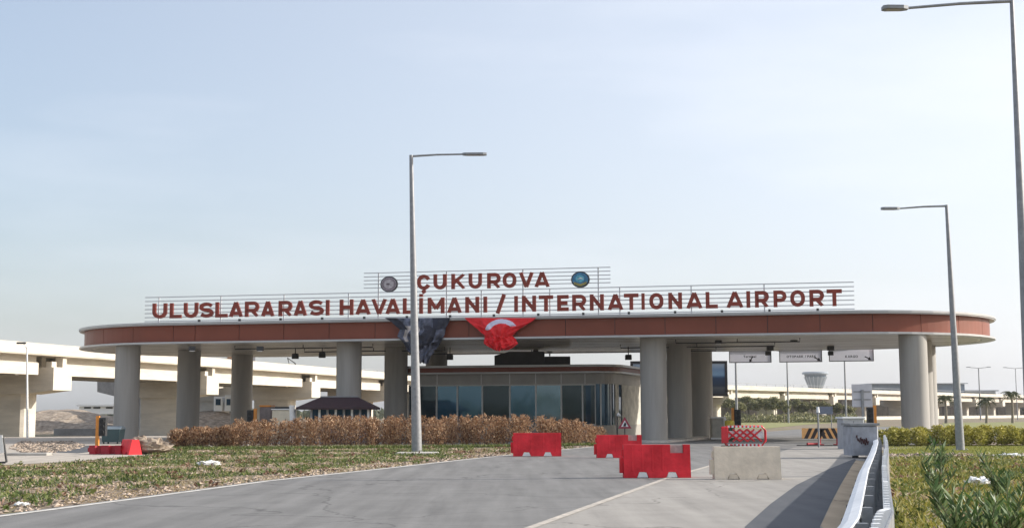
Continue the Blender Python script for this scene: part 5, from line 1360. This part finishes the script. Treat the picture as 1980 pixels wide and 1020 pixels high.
# palms right
pf=leafmat('palm_frond_leaf',(.03,.045,.015),(.07,.085,.03),(.13,.14,.06))
for i,(px,pb,pt,lab) in enumerate(((1822,812,764,'short palm just right of the rightmost canopy column'),(1900,812,768,'palm in front of the distant viaduct between the two right lamps'),(1950,813,756,'tallest palm in front of the distant viaduct near the right edge'))):
    Y=215; x=(px-990)/2540*Y; H=D(px,pt,Y).z-.3
    t=thing('palm_tree',lab,'palm tree',(x,Y,0),0,'palm trees at right')
    MB().tube([(x,Y,0),(x+.1,Y,H*.5),(x,Y,H)],[.24,.18,.16],8).build('trunk',bark,t)
    LPs=[];LDs=[]
    for k in range(26):
        a=2*PI*k/26+RNG.uniform(-.1,.1); e0=RNG.uniform(-.2,1.1); L=RNG.uniform(1.1,1.8)
        for j in range(16):
            s_=j/15; r=L*s_; z=H+math.sin(e0)*L*s_-1.0*s_*s_*L*.7
            q=(x+math.cos(a)*r*math.cos(e0*.7),Y+math.sin(a)*r*math.cos(e0*.7),z)
            for sg in (-1,1): LPs.append(q); LDs.append((math.cos(a+sg*1.1)*.8,math.sin(a+sg*1.1)*.8,-.35))
    P=np.array(LPs);Dd=np.array(LDs);Dd/=np.linalg.norm(Dd,axis=1)[:,None]; n_=len(P)
    MB().quad_np(quads(P,RNG.uniform(.35,.6,n_),RNG.uniform(.08,.13,n_),Dd,rdir(n_,0)-.5)).build('fronds',pf,t)
# low far scrub line on the horizon
fs_=leafmat('far_scrub',(.05,.06,.03),(.09,.10,.05),(.14,.15,.08))
n_=9000; x=RNG.uniform(-260,420,n_); Y=520+RNG.uniform(0,40,n_); hh=np.array([3.0+3.0*noise.noise(Vector((a*.03,0,9))) for a in x])
P=np.stack([x,Y,RNG.uniform(0,1,n_)*hh],1)
tag(struct(MB().quad_np(quads(P,RNG.uniform(1.5,3,n_),RNG.uniform(1.2,2.4,n_),rdir(n_,.1),rdir(n_,0)-.5)).build('far_woodland',fs_),'stuff'),'distant dark scrub along the horizon','woodland')
# scrub behind the viewer, which the booth glass mirrors
n_=5000; x=RNG.uniform(-120,120,n_); Y=-60-RNG.uniform(0,15,n_); hh=np.array([4.0+2.5*noise.noise(Vector((a*.08,0,2))) for a in x])
P=np.stack([x,Y,RNG.uniform(0,1,n_)*hh],1)
tag(struct(MB().quad_np(quads(P,RNG.uniform(.8,1.6,n_),RNG.uniform(.6,1.2,n_),rdir(n_,.1),rdir(n_,0)-.5)).build('woodland',fs_),'stuff'),'belt of scrub across the road from the gate','woodland')

# ------------------------------------------------------------------ haze
hz=MB().box(-1500,1500,-300,1500,-2,60).build('haze',None or mat('dummy',(1,1,1)))
hm=bpy.data.materials.new('haze_air'); hm.use_nodes=True; nt=hm.node_tree; nt.nodes.clear()
o=nt.nodes.new('ShaderNodeOutputMaterial'); v=nt.nodes.new('ShaderNodeVolumePrincipled'); v.inputs['Color'].default_value=(.93,.96,1,1); v.inputs['Density'].default_value=.00013; v.inputs['Anisotropy'].default_value=.2
nt.links.new(v.outputs[0],o.inputs['Volume']); hz.data.materials.clear(); hz.data.materials.append(hm); hz['kind']='stuff'; hz['label']='thin pale haze in the air'; hz['category']='haze'
